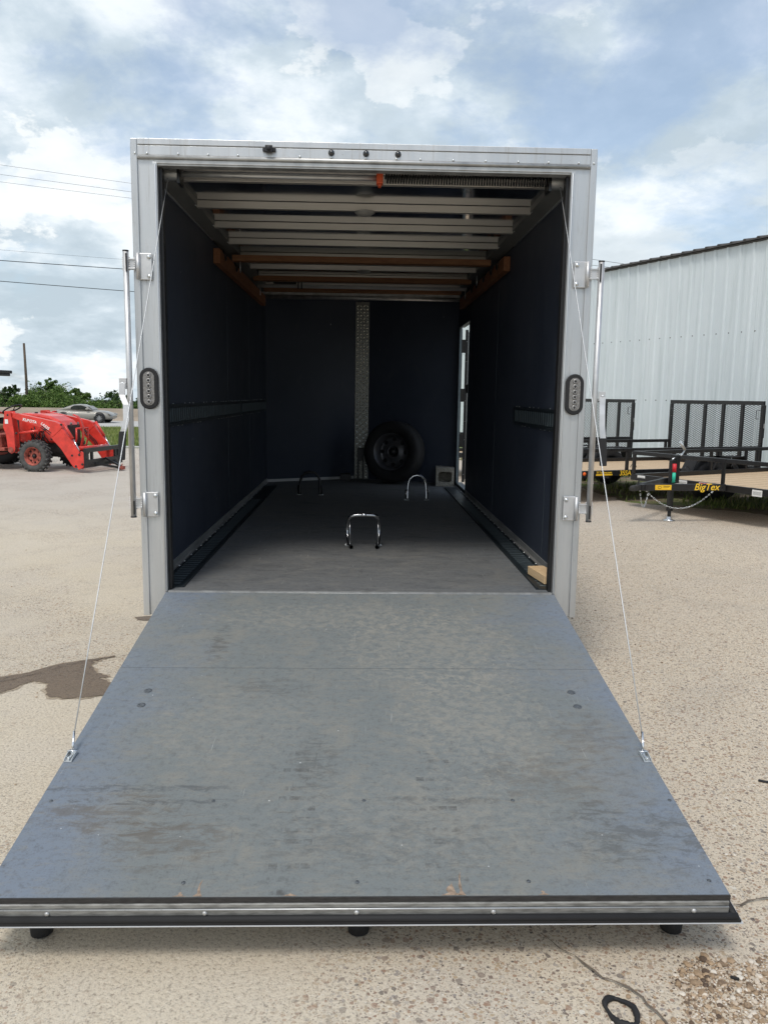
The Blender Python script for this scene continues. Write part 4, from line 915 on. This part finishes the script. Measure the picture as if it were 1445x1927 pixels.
    if marks == 'near':
        Mt = lambda x, z, y=yn: face_mtx((x, y, z), (1, 0, 0), (0, 0, 1))
        # the lettering runs along the near tongue beam
        A = Vector((-tongue+.08, -.035, .435)); B = Vector((.35, -.60, .435)); dd = (B-A).normalized(); nn = Vector((dd.y, -dd.x, 0)); o_ = lambda t, z: A+dd*t+nn*.0235+Vector((0, 0, z-.435))
        text('lettering', 'BigTex', .112, M_SIGNY, U, face_mtx(o_(.60, .406), dd, (0, 0, 1)), .0012, .25, space=1.0)
        e = MB(); e.bar(o_(.12, .437)+nn*.0004, o_(.32, .437)+nn*.0004, .0012, .06); ST = e.build('yellow_sticker', M_YEL, U)
        e = MB(); e.tube([o_(.175+.022*math.cos(q), .437)+nn*.0018+Vector((0, 0, .014*math.sin(q))) for q in [2*math.pi*i/14 for i in range(14)]], .0022, 4, closed=True); e.bar(o_(.22, .452)+nn*.0014, o_(.30, .452)+nn*.0014, .001, .005).bar(o_(.22, .440)+nn*.0014, o_(.29, .440)+nn*.0014, .001, .004); e.build('sticker_print', M_BLACKP, ST)
        # white paper labels on the front rail of the bed (front faces -x)
        for y0_, y1_, zlo, zhi in ((.93, .80, .425, .457), (.33, .12, .392, .462), (-.06, -.36, .390, .462), (-.80, -.93, .375, .45)):
            e = MB(); e.box(-.0225, -.0212, y1_, y0_, zlo, zhi); LB = e.build('paper_label', M_WHITE, U)
            if y0_-y1_ > .25:
                for i_, mt in enumerate((M_ORANGE, M_TAGR, M_YEL, M_LEAFD)):
                    e = MB(); ya = y0_-.005-i_*.073; e.box(-.0235, -.0226, ya-.068, ya, zhi-.016, zhi-.004); e.build('label_band', mt, LB)
            e = MB(); wl_ = (y0_-y1_)
            for r_i in range(4):
                zz2 = zhi-.024-r_i*.010
                if zz2 < zlo+.004: break
                e.box(-.0235, -.0226, y1_+.012+.03*((r_i*7) % 3)*wl_, y0_-.012, zz2-.0012, zz2+.0012)
            e.build('label_print', M_DARKEN, LB)
        e = MB(); e.tube([(xj-.012, -.045, .60), (xj-.012, -.045, .70)], .024, 12); e.build('red_tag', M_TAGR, J)
        e = MB(); e.tube([(xj-.014, -.045, .475), (xj-.012, -.045, .598)], .020, 12); e.build('green_tag', M_TEAL, J)
        e = MB(); e.box(xj+.03, xj+.10, -.03, .03, .46, .80); e.build('jack_mount', M_BLACKM, J)
    if marks == 'middle':
        Mt = lambda x, z: face_mtx((x, yn, z), (1, 0, 0), (0, 0, 1))
        text('lettering', '35SA', .100, M_SIGNY, U, Mt(.70, .390), .0012, .1, space=.95)
        e = MB(); e.box(.29, .58, yn-.0005, yn+.001, .392, .455); ST = e.build('dealer_sticker', M_BLACKP, U)
        text('lettering', 'TJ Trailers.com', .043, M_SIGNY, ST, face_mtx((.295, yn-.0008, .424), (1, 0, 0), (0, 0, 1)), .0008, .25)
        e = MB(); e.box(.295, .575, yn-.0015, yn-.0006, .396, .416); e.build('sticker_band', M_YEL, ST)
        e = MB(); e.lathe([(.026, 0), (.022, .010), (.001, .014)], T(.10, yn, .425) @ RX90, 16); e.build('side_marker', M_AMBER, U)
    return U
utility('nearest black utility trailer, its tongue lettered BigTex on a jack over the concrete', (4.16, 5.93), 28, 2.10, 3.1, 1.02, 'near')
utility('black utility trailer lettered 35SA, middle of three, with its tall mesh gate upright', (2.64, 8.07), 21, 2.05, 3.36, 1.05, 'middle')
utility('farthest black utility trailer, mesh gate half hidden behind the enclosed trailer', (1.73, 10.75), 21, 2.05, 3.12, 1.05, '')

# ------------------------------------------------------------ tractor
TH = -12
TC = thing('tractor', 'red compact tractor with a front loader parked on the lot', 'tractor', (-5.806, 11.538, 0), R(TH))
hood = MB(); hood.prism([(-.55, .50), (-.55, 1.03), (-.46, 1.05), (-.1, 1.035), (.10, 1.0), (.28, .92), (.38, .82), (.40, .52), (.05, .50)], 'y', -.27, .27); hood.build('hood', M_RED, TC, .04)
g = MB(); g.box(.401, .43, -.19, .19, .50, .84).box(.10, .38, -.2721, -.2705, .56, .80).box(.10, .38, .2705, .2721, .56, .80); g.build('grille', M_BLACKP, TC, .008)
g = MB(); g.lathe([(.035, 0), (.03, .012), (.001, .016)], T(.41+.02, -.12, .86) @ RY90, 14).lathe([(.035, 0), (.03, .012), (.001, .016)], T(.43, .12, .86) @ RY90, 14); g.build('headlight', M_LENS, TC)
g = MB(); g.lathe([(.03, 0), (.03, .02), (.001, .024)], T(-.35, 0, 1.045), 14); g.build('fuel_cap', M_BLACKP, TC)
e = MB(); e.box(-1.35, .30, -.20, .20, .30, .60).box(-.5, .36, -.17, .17, .24, .34).tube([(0, -.55, .28), (0, .55, .28)], .045, 10).tube([(-1.5, -.5, .46), (-1.5, .5, .46)], .09, 12).box(-.75, -.5, -.25, .25, .5, .98); e.build('engine_block', M_DARKEN, TC, .02)
e = MB(); rr_ = random.Random(2)
for k in range(16):
    a = Vector((rr_.uniform(-.45, 0), -.28, rr_.uniform(.5, .8))); e.tube([a, a+Vector((rr_.uniform(-.1, .1), -.03, -.1)), a+Vector((rr_.uniform(-.15, .15), .02, -.25))], .010, 5)
e.build('hoses', M_BLACKM, TC)
e = MB(); e.box(-1.6, -.62, -.62, -.22, .36, .42).box(-1.6, -.62, .22, .62, .36, .42).box(-1.6, -.70, -.60, .60, .60, .66).box(-1.2, -.75, -.5, .5, .42, .60); e.build('platform', M_REDD, TC, .01)
for s in (-1, 1):
    f = MB(); P = [(-1.5+.62*math.cos(t), .46+.60*math.sin(t)) for t in [R(20+14*k) for k in range(11)]]; Q = [(-1.5+.58*math.cos(t), .46+.56*math.sin(t)) for t in [R(20+14*k) for k in range(11)]][::-1]
    f.prism(P+Q, 'y', *sorted((s*.42, s*.78))); f.build('fender', M_RED, TC)
    wheel(TC, T(0, s*.62, .285) @ Matrix.Rotation(-s*R(90), 4, 'X'), .275, .19, rimmat=M_REDD, tyre=simple('dusty_rubber', (.075, .075, .072), .9, 0, .35, 14, .3, 50) if s < 0 else M_RUBBER, lugs=22)
    wheel(TC, T(-1.5, s*.62, .46) @ Matrix.Rotation(-s*R(90), 4, 'X'), .45, .27, rimmat=M_REDD, lugs=24)
    # loader
    y0, y1 = s*.55-.045, s*.55+.045
    a = MB(); a.prism([(-.57, 1.075), (-.46, 1.07), (.14, .965), (.40, .915), (.50, .875), (.535, .80), (.50, .765), (.34, .635), (.26, .69), (.17, .78), (-.06, .85), (-.44, .965)], 'y', y0, y1); LA_ = a.build('loader_arm', M_RED, TC, .008)
    a = MB(); a.prism([(.255, .688), (.30, .63), (.50, .42), (.69, .15), (.745, .085), (.84, .09), (.86, .36), (.76, .52), (.545, .79), (.50, .80)], 'y', y0+.008, y1-.008); a.build('lower_arm', M_RED, LA_, .006)
    a = MB(); a.prism([(.92, .40), (.985, .35), (.95, .11), (.85, .055), (.80, .14), (.845, .28)], 'y', y0-.02, y0-.004).prism([(.92, .40), (.985, .35), (.95, .11), (.85, .055), (.80, .14), (.845, .28)], 'y', y1+.004, y1+.02); a.build('quick_hitch', M_RED, LA_, .004)
    t_ = MB(); t_.prism([(-.575, 1.09), (-.46, 1.09), (-.43, .92), (-.40, .69), (-.395, .40), (-.42, .34), (-.48, .315), (-.54, .36), (-.57, .66), (-.62, .80)], 'y', y0-.03, y0-.018).prism([(-.575, 1.09), (-.46, 1.09), (-.43, .92), (-.40, .69), (-.395, .40), (-.42, .34), (-.48, .315), (-.54, .36), (-.57, .66), (-.62, .80)], 'y', y1+.018, y1+.03); TW = t_.build('loader_tower', M_RED, TC, .004)
    t_ = MB(); t_.tube([(-.48, s*.45, .385), (-.48, s*.64, .385)], .052, 16); t_.build('tower_tube', M_REDD, TW)
    t_ = MB(); t_.tube([(-.33, s*.55, .69), (.06, s*.55, .745)], .026, 12); t_.tube([(.06, s*.55, .745), (.22, s*.55, .77)], .014, 10); t_.build('lift_cylinder', M_RED, LA_)
    t_ = MB(); t_.tube([(.545, s*.55, .885), (.72, s*.55, .615)], .026, 12); TY = t_.build('tilt_cylinder', M_RED, LA_)
    t_ = MB(); t_.tube([(.72, s*.55, .615), (.88, s*.55, .33)], .012, 10); t_.build('cylinder_rod', M_CHROME, TY)
    t_ = MB(); t_.tube([(.30, s*.49, .80), (.42, s*.48, .66), (.58, s*.48, .52), (.62, s*.49, .42)], .009, 6).tube([(.30, s*.50, .77), (.40, s*.47, .62), (.55, s*.47, .50), (.60, s*.50, .38)], .009, 6); t_.build('hydraulic_hose', M_BLACKM, LA_)
    pn = MB()
    for px_, pz_ in ((-.515, 1.02), (-.36, .69), (.21, .77), (.545, .865), (.875, .33), (.80, .12), (.93, .16)): pn.lathe([(.022, 0), (.019, .012), (.001, .014)], T(px_, y0-.020 if s < 0 else y1+.020, pz_) @ (RX90 if s < 0 else Matrix.Rotation(-R(90), 4, 'X')), 10)
    tag(pn.build('pivot_pins', M_DARKEN, LA_), None)
    if s < 0:
        dd = Vector((.6, 0, -.115)).normalized(); 
        text('lettering', 'KUBOTA', .070, M_WHITE, LA_, face_mtx((-.24, y0-.001, .925), dd, Vector((0, 0, 1))-dd*dd.z), .0022, .15)
        dd = Vector((.60, 0, -.42)).normalized(); u_ = Vector((.42, 0, .60)).normalized()
        text('lettering', 'LA525', .070, M_WHITE, LA_, face_mtx((.12, y0-.001, .868), dd, u_), .002, .15)
        e = MB(); 
        for k in range(2): e.prism([(.14+k*-.02, .845-k*.028), (.33+k*-.02, .712-k*.028), (.325-k*.02, .697-k*.028), (.13-k*.02, .83-k*.028)], 'y', y0-.0014, y0-.0004)
        e.build('decal_stripe', M_BLACKP, LA_)
        e = MB(); e.box(-.575, -.51, y0-.0325, y0-.0312, .86, .94); e.build('warning_sticker', M_WHITE, TW)
        e = MB(); e.lathe([(.022, 0), (.001, .001)], T(.715, y0+.0075, .31) @ RX90, 14); e.build('arm_hole', M_BLACKP, LA_)
ct = MB(); ct.tube([(.80, -.50, .43), (.80, .50, .43)], .038, 14); ct.build('cross_tube', M_RED, TC)
gd = MB(); gd.strap([(.42, .0, 1.03), (.50, 0, 1.0), (.57, 0, .92), (.60, 0, .80), (.60, 0, .62), (.56, 0, .45), (.44, 0, .40)], (0, 1, 0), .06, .02)
for yy in (-.2, .2): gd.tube([(.44, yy, .42), (.54, yy, .46), (.585, yy, .60), (.585, yy, .78)], .016, 8)
gd.tube([(.585, -.2, .78), (.585, .2, .78)], .016, 8); gd.build('brush_guard', M_RED, TC)
cg = MB(); cg.box(.985, 1.03, -.66, .66, .37, .45).box(.985, 1.03, -.66, .66, .10, .24)
for y in (-.60, -.42, .42, .60): cg.box(.985, 1.025, y-.03, y+.03, .2401, .3699)
cg.box(.96, .9845, -.62, -.48, .10, .40).box(.96, .9845, .48, .62, .10, .40); cg.bar((1.02, -.35, .16), (1.33, .05, .05), .05, .04).bar((1.02, .35, .16), (1.33, .05, .05), .05, .04).bar((1.02, .02, .24), (1.33, .05, .07), .035, .035)
CG = cg.build('pallet_frame', M_BLACKM, TC, .005)
cg = MB(); cg.box(1.28, 1.38, .0, .1, .02, .085).tube([(1.33, .05, .08), (1.35, .05, .13)], .012, 8).tube([(1.33, -.02, .05), (1.33, .14, .05)], .02, 10); cg.build('hitch_coupler', M_REDD, CG, .01)
sw = MB(); sm_ = T(-.85, 0, 1.115) @ Matrix.Rotation(R(-27), 4, 'Y'); sw.tube([sm_ @ Vector((.18*math.cos(q), .18*math.sin(q), 0)) for q in [2*math.pi*i/28 for i in range(28)]], .014, 8, closed=True)
for a in (90, 210, 330): sw.tube([sm_ @ Vector((0, 0, -.03)), sm_ @ Vector((.18*math.cos(R(a)), .18*math.sin(R(a)), 0))], .009, 6)
sw.tube([sm_ @ Vector((0, 0, -.03)), (-.76, 0, .9)], .018, 8); sw.build('steering_wheel', M_BLACKP, TC)
se = MB(); se.box(-1.55, -1.12, -.23, .23, .72, .82).bar((-1.53, 0, .80), (-1.66, 0, 1.18), .46, .09, (1, 0, 0)); se.build('seat', M_TAN, TC, .03)
fn = MB(); fn.box(-1.15, -1.03, -.40, -.28, .80, .96).box(-1.08, -1.0, -.52, -.46, .66, .85); fn.build('control_lever', M_BLACKP, TC, .02)
cn = MB(); cn.box(-2.2, -1.19, -.55, .55, 1.79, 1.85).box(-1.32, -1.20, -.4, .5, 1.74, 1.7895); 
CN = cn.build('canopy', M_BLACKP, TC, .012)
cn = MB()
for y in (-.5, .5): cn.bar((-1.85, y, .60), (-1.90, y, 1.79), .05, .07, (1, 0, 0))
cn.build('rollover_bar', M_BLACKM, TC)

# ------------------------------------------------------------ sports car on the road
CR = thing('parked_car' if False else 'car', 'champagne grey two-door coupe driving on the road', 'car', (-18.45, 50.9, -.594), 0)
def loft(mb, secs, close=True):
    rings = [[mb.bm.verts.new(p) for p in s_] for s_ in secs]; n = len(rings[0])
    for A, B in zip(rings, rings[1:]):
        for k in range(n): f = mb.bm.faces.new((A[k], A[(k+1) % n], B[(k+1) % n], B[k])); f.smooth = True
    mb.bm.faces.new(rings[0][::-1]); mb.bm.faces.new(rings[-1])
def ring(x, w_, zb, zt2, n=20, e=3.2):
    P = []
    for k in range(n):
        t = 2*math.pi*k/n; c_, s_ = math.cos(t), math.sin(t)
        P.append((x, w_*math.copysign(abs(c_)**(2/e), c_), (zb+zt2)/2+(zt2-zb)/2*math.copysign(abs(s_)**(2/e), s_)))
    return P
cb_ = MB(); loft(cb_, [ring(-1.96, .60, .42, .66), ring(-1.90, .74, .30, .78), ring(-1.70, .82, .24, .85), ring(-1.35, .86, .20, .88), ring(-.9, .86, .17, .87), ring(-.3, .85, .17, .84), ring(.3, .85, .17, .82), ring(.7, .86, .17, .82), ring(1.05, .86, .18, .815), ring(1.35, .85, .19, .79), ring(1.65, .80, .22, .70), ring(1.85, .70, .26, .58), ring(1.95, .52, .32, .48)])
CB = cb_.build('body', M_CARP, CR)
cb_ = MB(); loft(cb_, [ring(-1.55, .62, .78, .86), ring(-1.15, .64, .78, 1.02), ring(-.75, .62, .78, 1.17), ring(-.35, .60, .78, 1.225), ring(.0, .60, .78, 1.21), ring(.30, .62, .78, 1.10), ring(.68, .66, .78, .85)]); cb_.build('roof', M_CARP, CR)
cb_ = MB()
for s in (-1, 1): cb_.prism([(-.78, .90), (-.72, 1.05), (-.5, 1.14), (-.05, 1.15), (.22, 1.06), (.50, .88)], 'y', *sorted((s*.628, s*.655)))
cb_.build('side_window', M_GLASS, CR, .01)
cb_ = MB(); cb_.poly([(.34, -.52, 1.115), (.34, .52, 1.115), (.66, .58, .885), (.66, -.58, .885)]); cb_.build('windscreen', M_GLASS, CR)
cb_ = MB(); cb_.box(.30, .48, -.95, -.80, .87, .97).box(.30, .48, .80, .95, .87, .97); cb_.build('mirror', M_CARP, CR, .03)
cb_ = MB(); cb_.prism([(1.72, .60), (1.9, .52), (1.86, .60), (1.70, .67)], 'y', -.81, -.56); cb_.prism([(1.72, .60), (1.9, .52), (1.86, .60), (1.70, .67)], 'y', .56, .81); cb_.build('headlight', M_LENS, CR, .01)
cb_ = MB(); cb_.prism([(-1.93, .66), (-1.62, .74), (-1.62, .78), (-1.90, .76)], 'y', -.87, -.60); cb_.prism([(-1.93, .66), (-1.62, .74), (-1.62, .78), (-1.90, .76)], 'y', .60, .87); cb_.build('tail_light', M_TAGR, CR, .01)
for xw in (-1.17, 1.17):
    for s in (-1, 1):
        wc = MB(); wc.lathe([(.38, -.03), (.38, .002), (.001, .002)], T(xw, s*.845, .34) @ Matrix.Rotation(-s*R(90), 4, 'X'), 28); wc.build('wheel_arch', M_BLACKP, CB)
        WH = wheel(CR, T(xw, s*.80, .315) @ Matrix.Rotation(-s*R(90), 4, 'X'), .315, .20, rimmat=M_BLACKM)
        sp_ = MB()
        for k in range(10): a = 2*math.pi*k/10; m = T(xw, s*.80, .315) @ Matrix.Rotation(-s*R(90), 4, 'X') @ Matrix.Rotation(a, 4, 'Z'); sp_.box(.03, .19, -.010, .010, .085, .10, m)
        sp_.build('spokes', M_STEEL, WH)

# ------------------------------------------------------------ barrier, pole, wires
bb = MB(); bb.prism([(54.7, -.6), (55.5, -.6), (55.36, -.32), (55.26, .27), (54.98, .27), (54.86, -.32)], 'x', -120, 60)
tag(bb.build('road_barrier', M_BARR), 'long low tan concrete barrier along the far side of the road', 'barrier')
pl = MB(); pl.tube([(-30.1, 70, -1.3), (-30.05, 70, 2.5), (-30.1, 70, 5.66)], [.13, .115, .095], 10); tag(pl.build('utility_pole', M_POLE), 'bare dark wooden utility pole standing before the trees', 'utility pole')
def ray_pt(px, py, Y):
    d = fw+r2*((px-722.5)/fpx)-u2*((py-963.5)/fpx); t = (Y-cy)/d.y; return Vector((cx, cy, cz))+d*t
wl = [((0, 310), (247, 345), .0055, 'topmost thin overhead wire left of the trailer', 30), ((0, 328), (247, 361), .006, 'second overhead wire from the top, left of the trailer', 30), ((0, 342), (247, 373), .0055, 'third overhead wire from the top, left of the trailer', 30),
      ((0, 470), (230, 488), .004, 'fourth overhead wire from the top, faint, above the thick pair', 28), ((0, 490), (230, 506), .014, 'upper of the two thick low overhead wires', 28), ((0, 529), (255, 549), .013, 'lowest thick overhead wire above the pole', 28)]
for (a, b, r_, lab, Y) in wl:
    A = ray_pt(*a, Y); B = ray_pt(*b, Y+2); d = B-A; P = []
    for k in range(25):
        t = -1.2+k*.22; p = A+d*t; p.z += .004*(t)*(t-1)*d.length*.6; P.append(p)
    m = MB(); m.tube(P, r_, 5); tag(m.build('overhead_wire', M_BLACKP), lab, 'wire', 'overhead power wires')
for (a, b, lab) in (((1114, 488), (1190, 499), 'upper faint wire above the metal building'), ((1114, 499), (1160, 505), 'lower faint wire above the metal building')):
    A = ray_pt(*a, 42); B = ray_pt(*b, 43); m = MB(); d = B-A; m.tube([A-d*2, A, B, B+d*8], .011, 5); tag(m.build('overhead_wire', M_BLACKP), lab, 'wire', 'overhead power wires')

# ------------------------------------------------------------ vegetation
def foliage(V, F, c, rad, n, ls, rng, clumps=26):
    cl_ = []
    for k in range(clumps):
        while True:
            p = Vector((rng.uniform(-1, 1), rng.uniform(-1, 1), rng.uniform(-1, 1)))
            if p.length < 1: break
        p *= .55+.45*rng.random(); cl_.append((Vector((p.x*rad[0], p.y*rad[1], p.z*rad[2])), rng.uniform(.20, .40)))
    for k in range(n):
        q, s_ = rng.choice(cl_)
        o_ = Vector([max(-1.5, min(1.5, rng.gauss(0, z_))) for z_ in (1, 1, .8)])*s_*min(rad)*.62
        p = Vector(c)+q+o_; a = Vector((rng.gauss(0, 1), rng.gauss(0, 1), rng.gauss(0, 1))).normalized(); b = a.cross(Vector((rng.gauss(0, 1), rng.gauss(0, 1), rng.gauss(0, 1)))).normalized()
        s2 = ls*rng.uniform(.6, 1.4); i = len(V); V += [p-a*s2, p+b*s2*.6, p+a*s2, p-b*s2*.6]; F.append((i, i+1, i+2, i+3))
def tree(x, y, h, wd, label, mat, seed, n=3600, cone=False, ls=.13):
    rng = random.Random(seed); zb = zt(y); h *= 1.0; wd *= 1.35; t = thing('tree', label, 'tree', (x, y, zb), 0, 'trees beyond the road')
    m = MB(); m.tube([(0, 0, -.1), (.05, 0, h*.35), (-.04, .05, h*.8)], [.13, .09, .03], 7)
    for k in range(5): a = rng.uniform(0, 6.28); m.tube([(.03, 0, h*(.25+.1*k)), (wd*.35*math.cos(a), wd*.35*math.sin(a), h*(.42+.1*k))], [.05, .015], 5)
    m.build('trunk', M_BARK, t); V = []; F = []
    if cone:
        for k in range(7): foliage(V, F, (0, 0, h*(.18+.115*k)), (wd*(.52-.06*k), wd*(.52-.06*k), h*.13), n//7, ls, rng, 10)
    else:
        foliage(V, F, (0, 0, h*.50), (wd*.5, wd*.5, h*.50), n, ls, rng, 46)
    rawmesh('crown', V, F, mat, t)
DD = 73.8
def pxx(px, Y): return ray_pt(px, 765, Y).x
def hpx(px, py, Y): return ray_pt(px, py, Y).z-zt(Y)
tl = [(-130, 738, 76, 5.5, 'leafy tree just out to the left of the pole', 0, 0), (-70, 734, 72, 5, 'rounded tree well left of the pole', 0, 0), (-8, 731, 74, 4.2, 'darker green tree at the left edge behind the tractor', 1, 0), (22, 724, 72, 3.6, 'dark conical tree just left of the utility pole', 1, 1),
      (64, 728, 71, 3.4, 'bright green tree just right of the utility pole', 0, 0), (95, 711, 74, 4.2, 'tallest tree, peaked crown, right of the utility pole', 0, 1), (82, 722, 76, 4.4, 'green tree filling in beside the tallest one', 0, 0), (118, 724, 73, 3.6, 'leafy tree right of the tallest one', 0, 0), (144, 728, 78, 3.0, 'open feathery tree above the car', 0, 1), (163, 738, 76, 2.8, 'small spiky tree right of the feathery one', 0, 1),
      (40, 742, 68, 3.4, 'low bush behind the utility pole', 0, 0), (105, 740, 69, 3.6, 'low bright bush in front of the tallest tree', 0, 0), (140, 745, 70, 3.2, 'low bush behind the rear of the car', 0, 0), (176, 748, 72, 3.2, 'low yellow-green bush behind the roof of the car', 0, 0), (205, 751, 90, 4.2, 'rounded bush right of the car', 1, 0), (222, 750, 76, 3.0, 'bright yellow-green bush beside the lock handle', 0, 0), (250, 752, 92, 4.4, 'bush behind the left corner post', 1, 0)]
for i, (px, py, Y, wd, lab, dk, cone) in enumerate(tl): tree(pxx(px, Y), Y, hpx(px, py, Y)*1.02, wd, lab, M_LEAFD if dk else M_LEAF, 40+i, 6500, bool(cone), .075)
# far wood that reads as one mass
rng = random.Random(99); V = []; F = []
for k in range(240):
    x = -190+k*1.25; y = rng.uniform(118, 150); h = rng.uniform(3.5, 4.9)*(1+.10*math.sin(x*.09)); foliage(V, F, (x, y, -3.4+h*.5), (3.2, 3.2, h*.5), 260, .36, rng, 10)
tag(rawmesh('distant_woods', V, F, M_LEAFD), 'dark green line of woods on the horizon', None, None, 'stuff')
def blades(name, label, region, n, hmin, hmax, seed, keep=None):
    rng = random.Random(seed); V = []; F = []
    for k in range(n):
        x = rng.uniform(region[0], region[1]); y = rng.uniform(region[2], region[3])
        if keep and not keep(x, y): continue
        h = rng.uniform(hmin, hmax); a = rng.uniform(0, 6.28); w_ = h*.09; z = zt(y)
        lx, ly = rng.uniform(-.5, .5)*h, rng.uniform(-.5, .5)*h; i = len(V)
        V += [(x-w_*math.cos(a), y-w_*math.sin(a), z), (x+w_*math.cos(a), y+w_*math.sin(a), z), (x+lx, y+ly, z+h)]; F.append((i, i+1, i+2))
    tag(rawmesh(name, V, F, M_GRASS), label, None, None, 'stuff')
blades('grass', 'green roadside grass between the lot and the road', (-24, -2, 18, 43), 60000, .06, .16, 1)
def inside_lot(x, y):
    n = len(lot); c = False
    for i in range(n):
        (x0, y0), (x1, y1) = lot[i], lot[(i+1) % n]
        if (y0 > y) != (y1 > y) and x < (x1-x0)*(y-y0)/(y1-y0)+x0: c = not c
    return c
def wallside(x, y): return (Vector((x, y, 0))-WP).dot(WN) > .02
def kp(x, y):
    if inside_lot(x, y) or not wallside(x, y): return False
    d = (Vector((x, y, 0))-WP).dot(WN)
    return math.sin(x*2.3+y*1.1)+math.sin(y*3.1-x*1.7)+(.9-.35*d)*1.2 > -.2 or hash((int(x*20), int(y*20))) % 9 == 0
blades('weeds', 'patchy grass and weeds in the dirt under the black trailers', (1.5, 12.5, 0, 18), 60000, .03, .11, 2, kp)
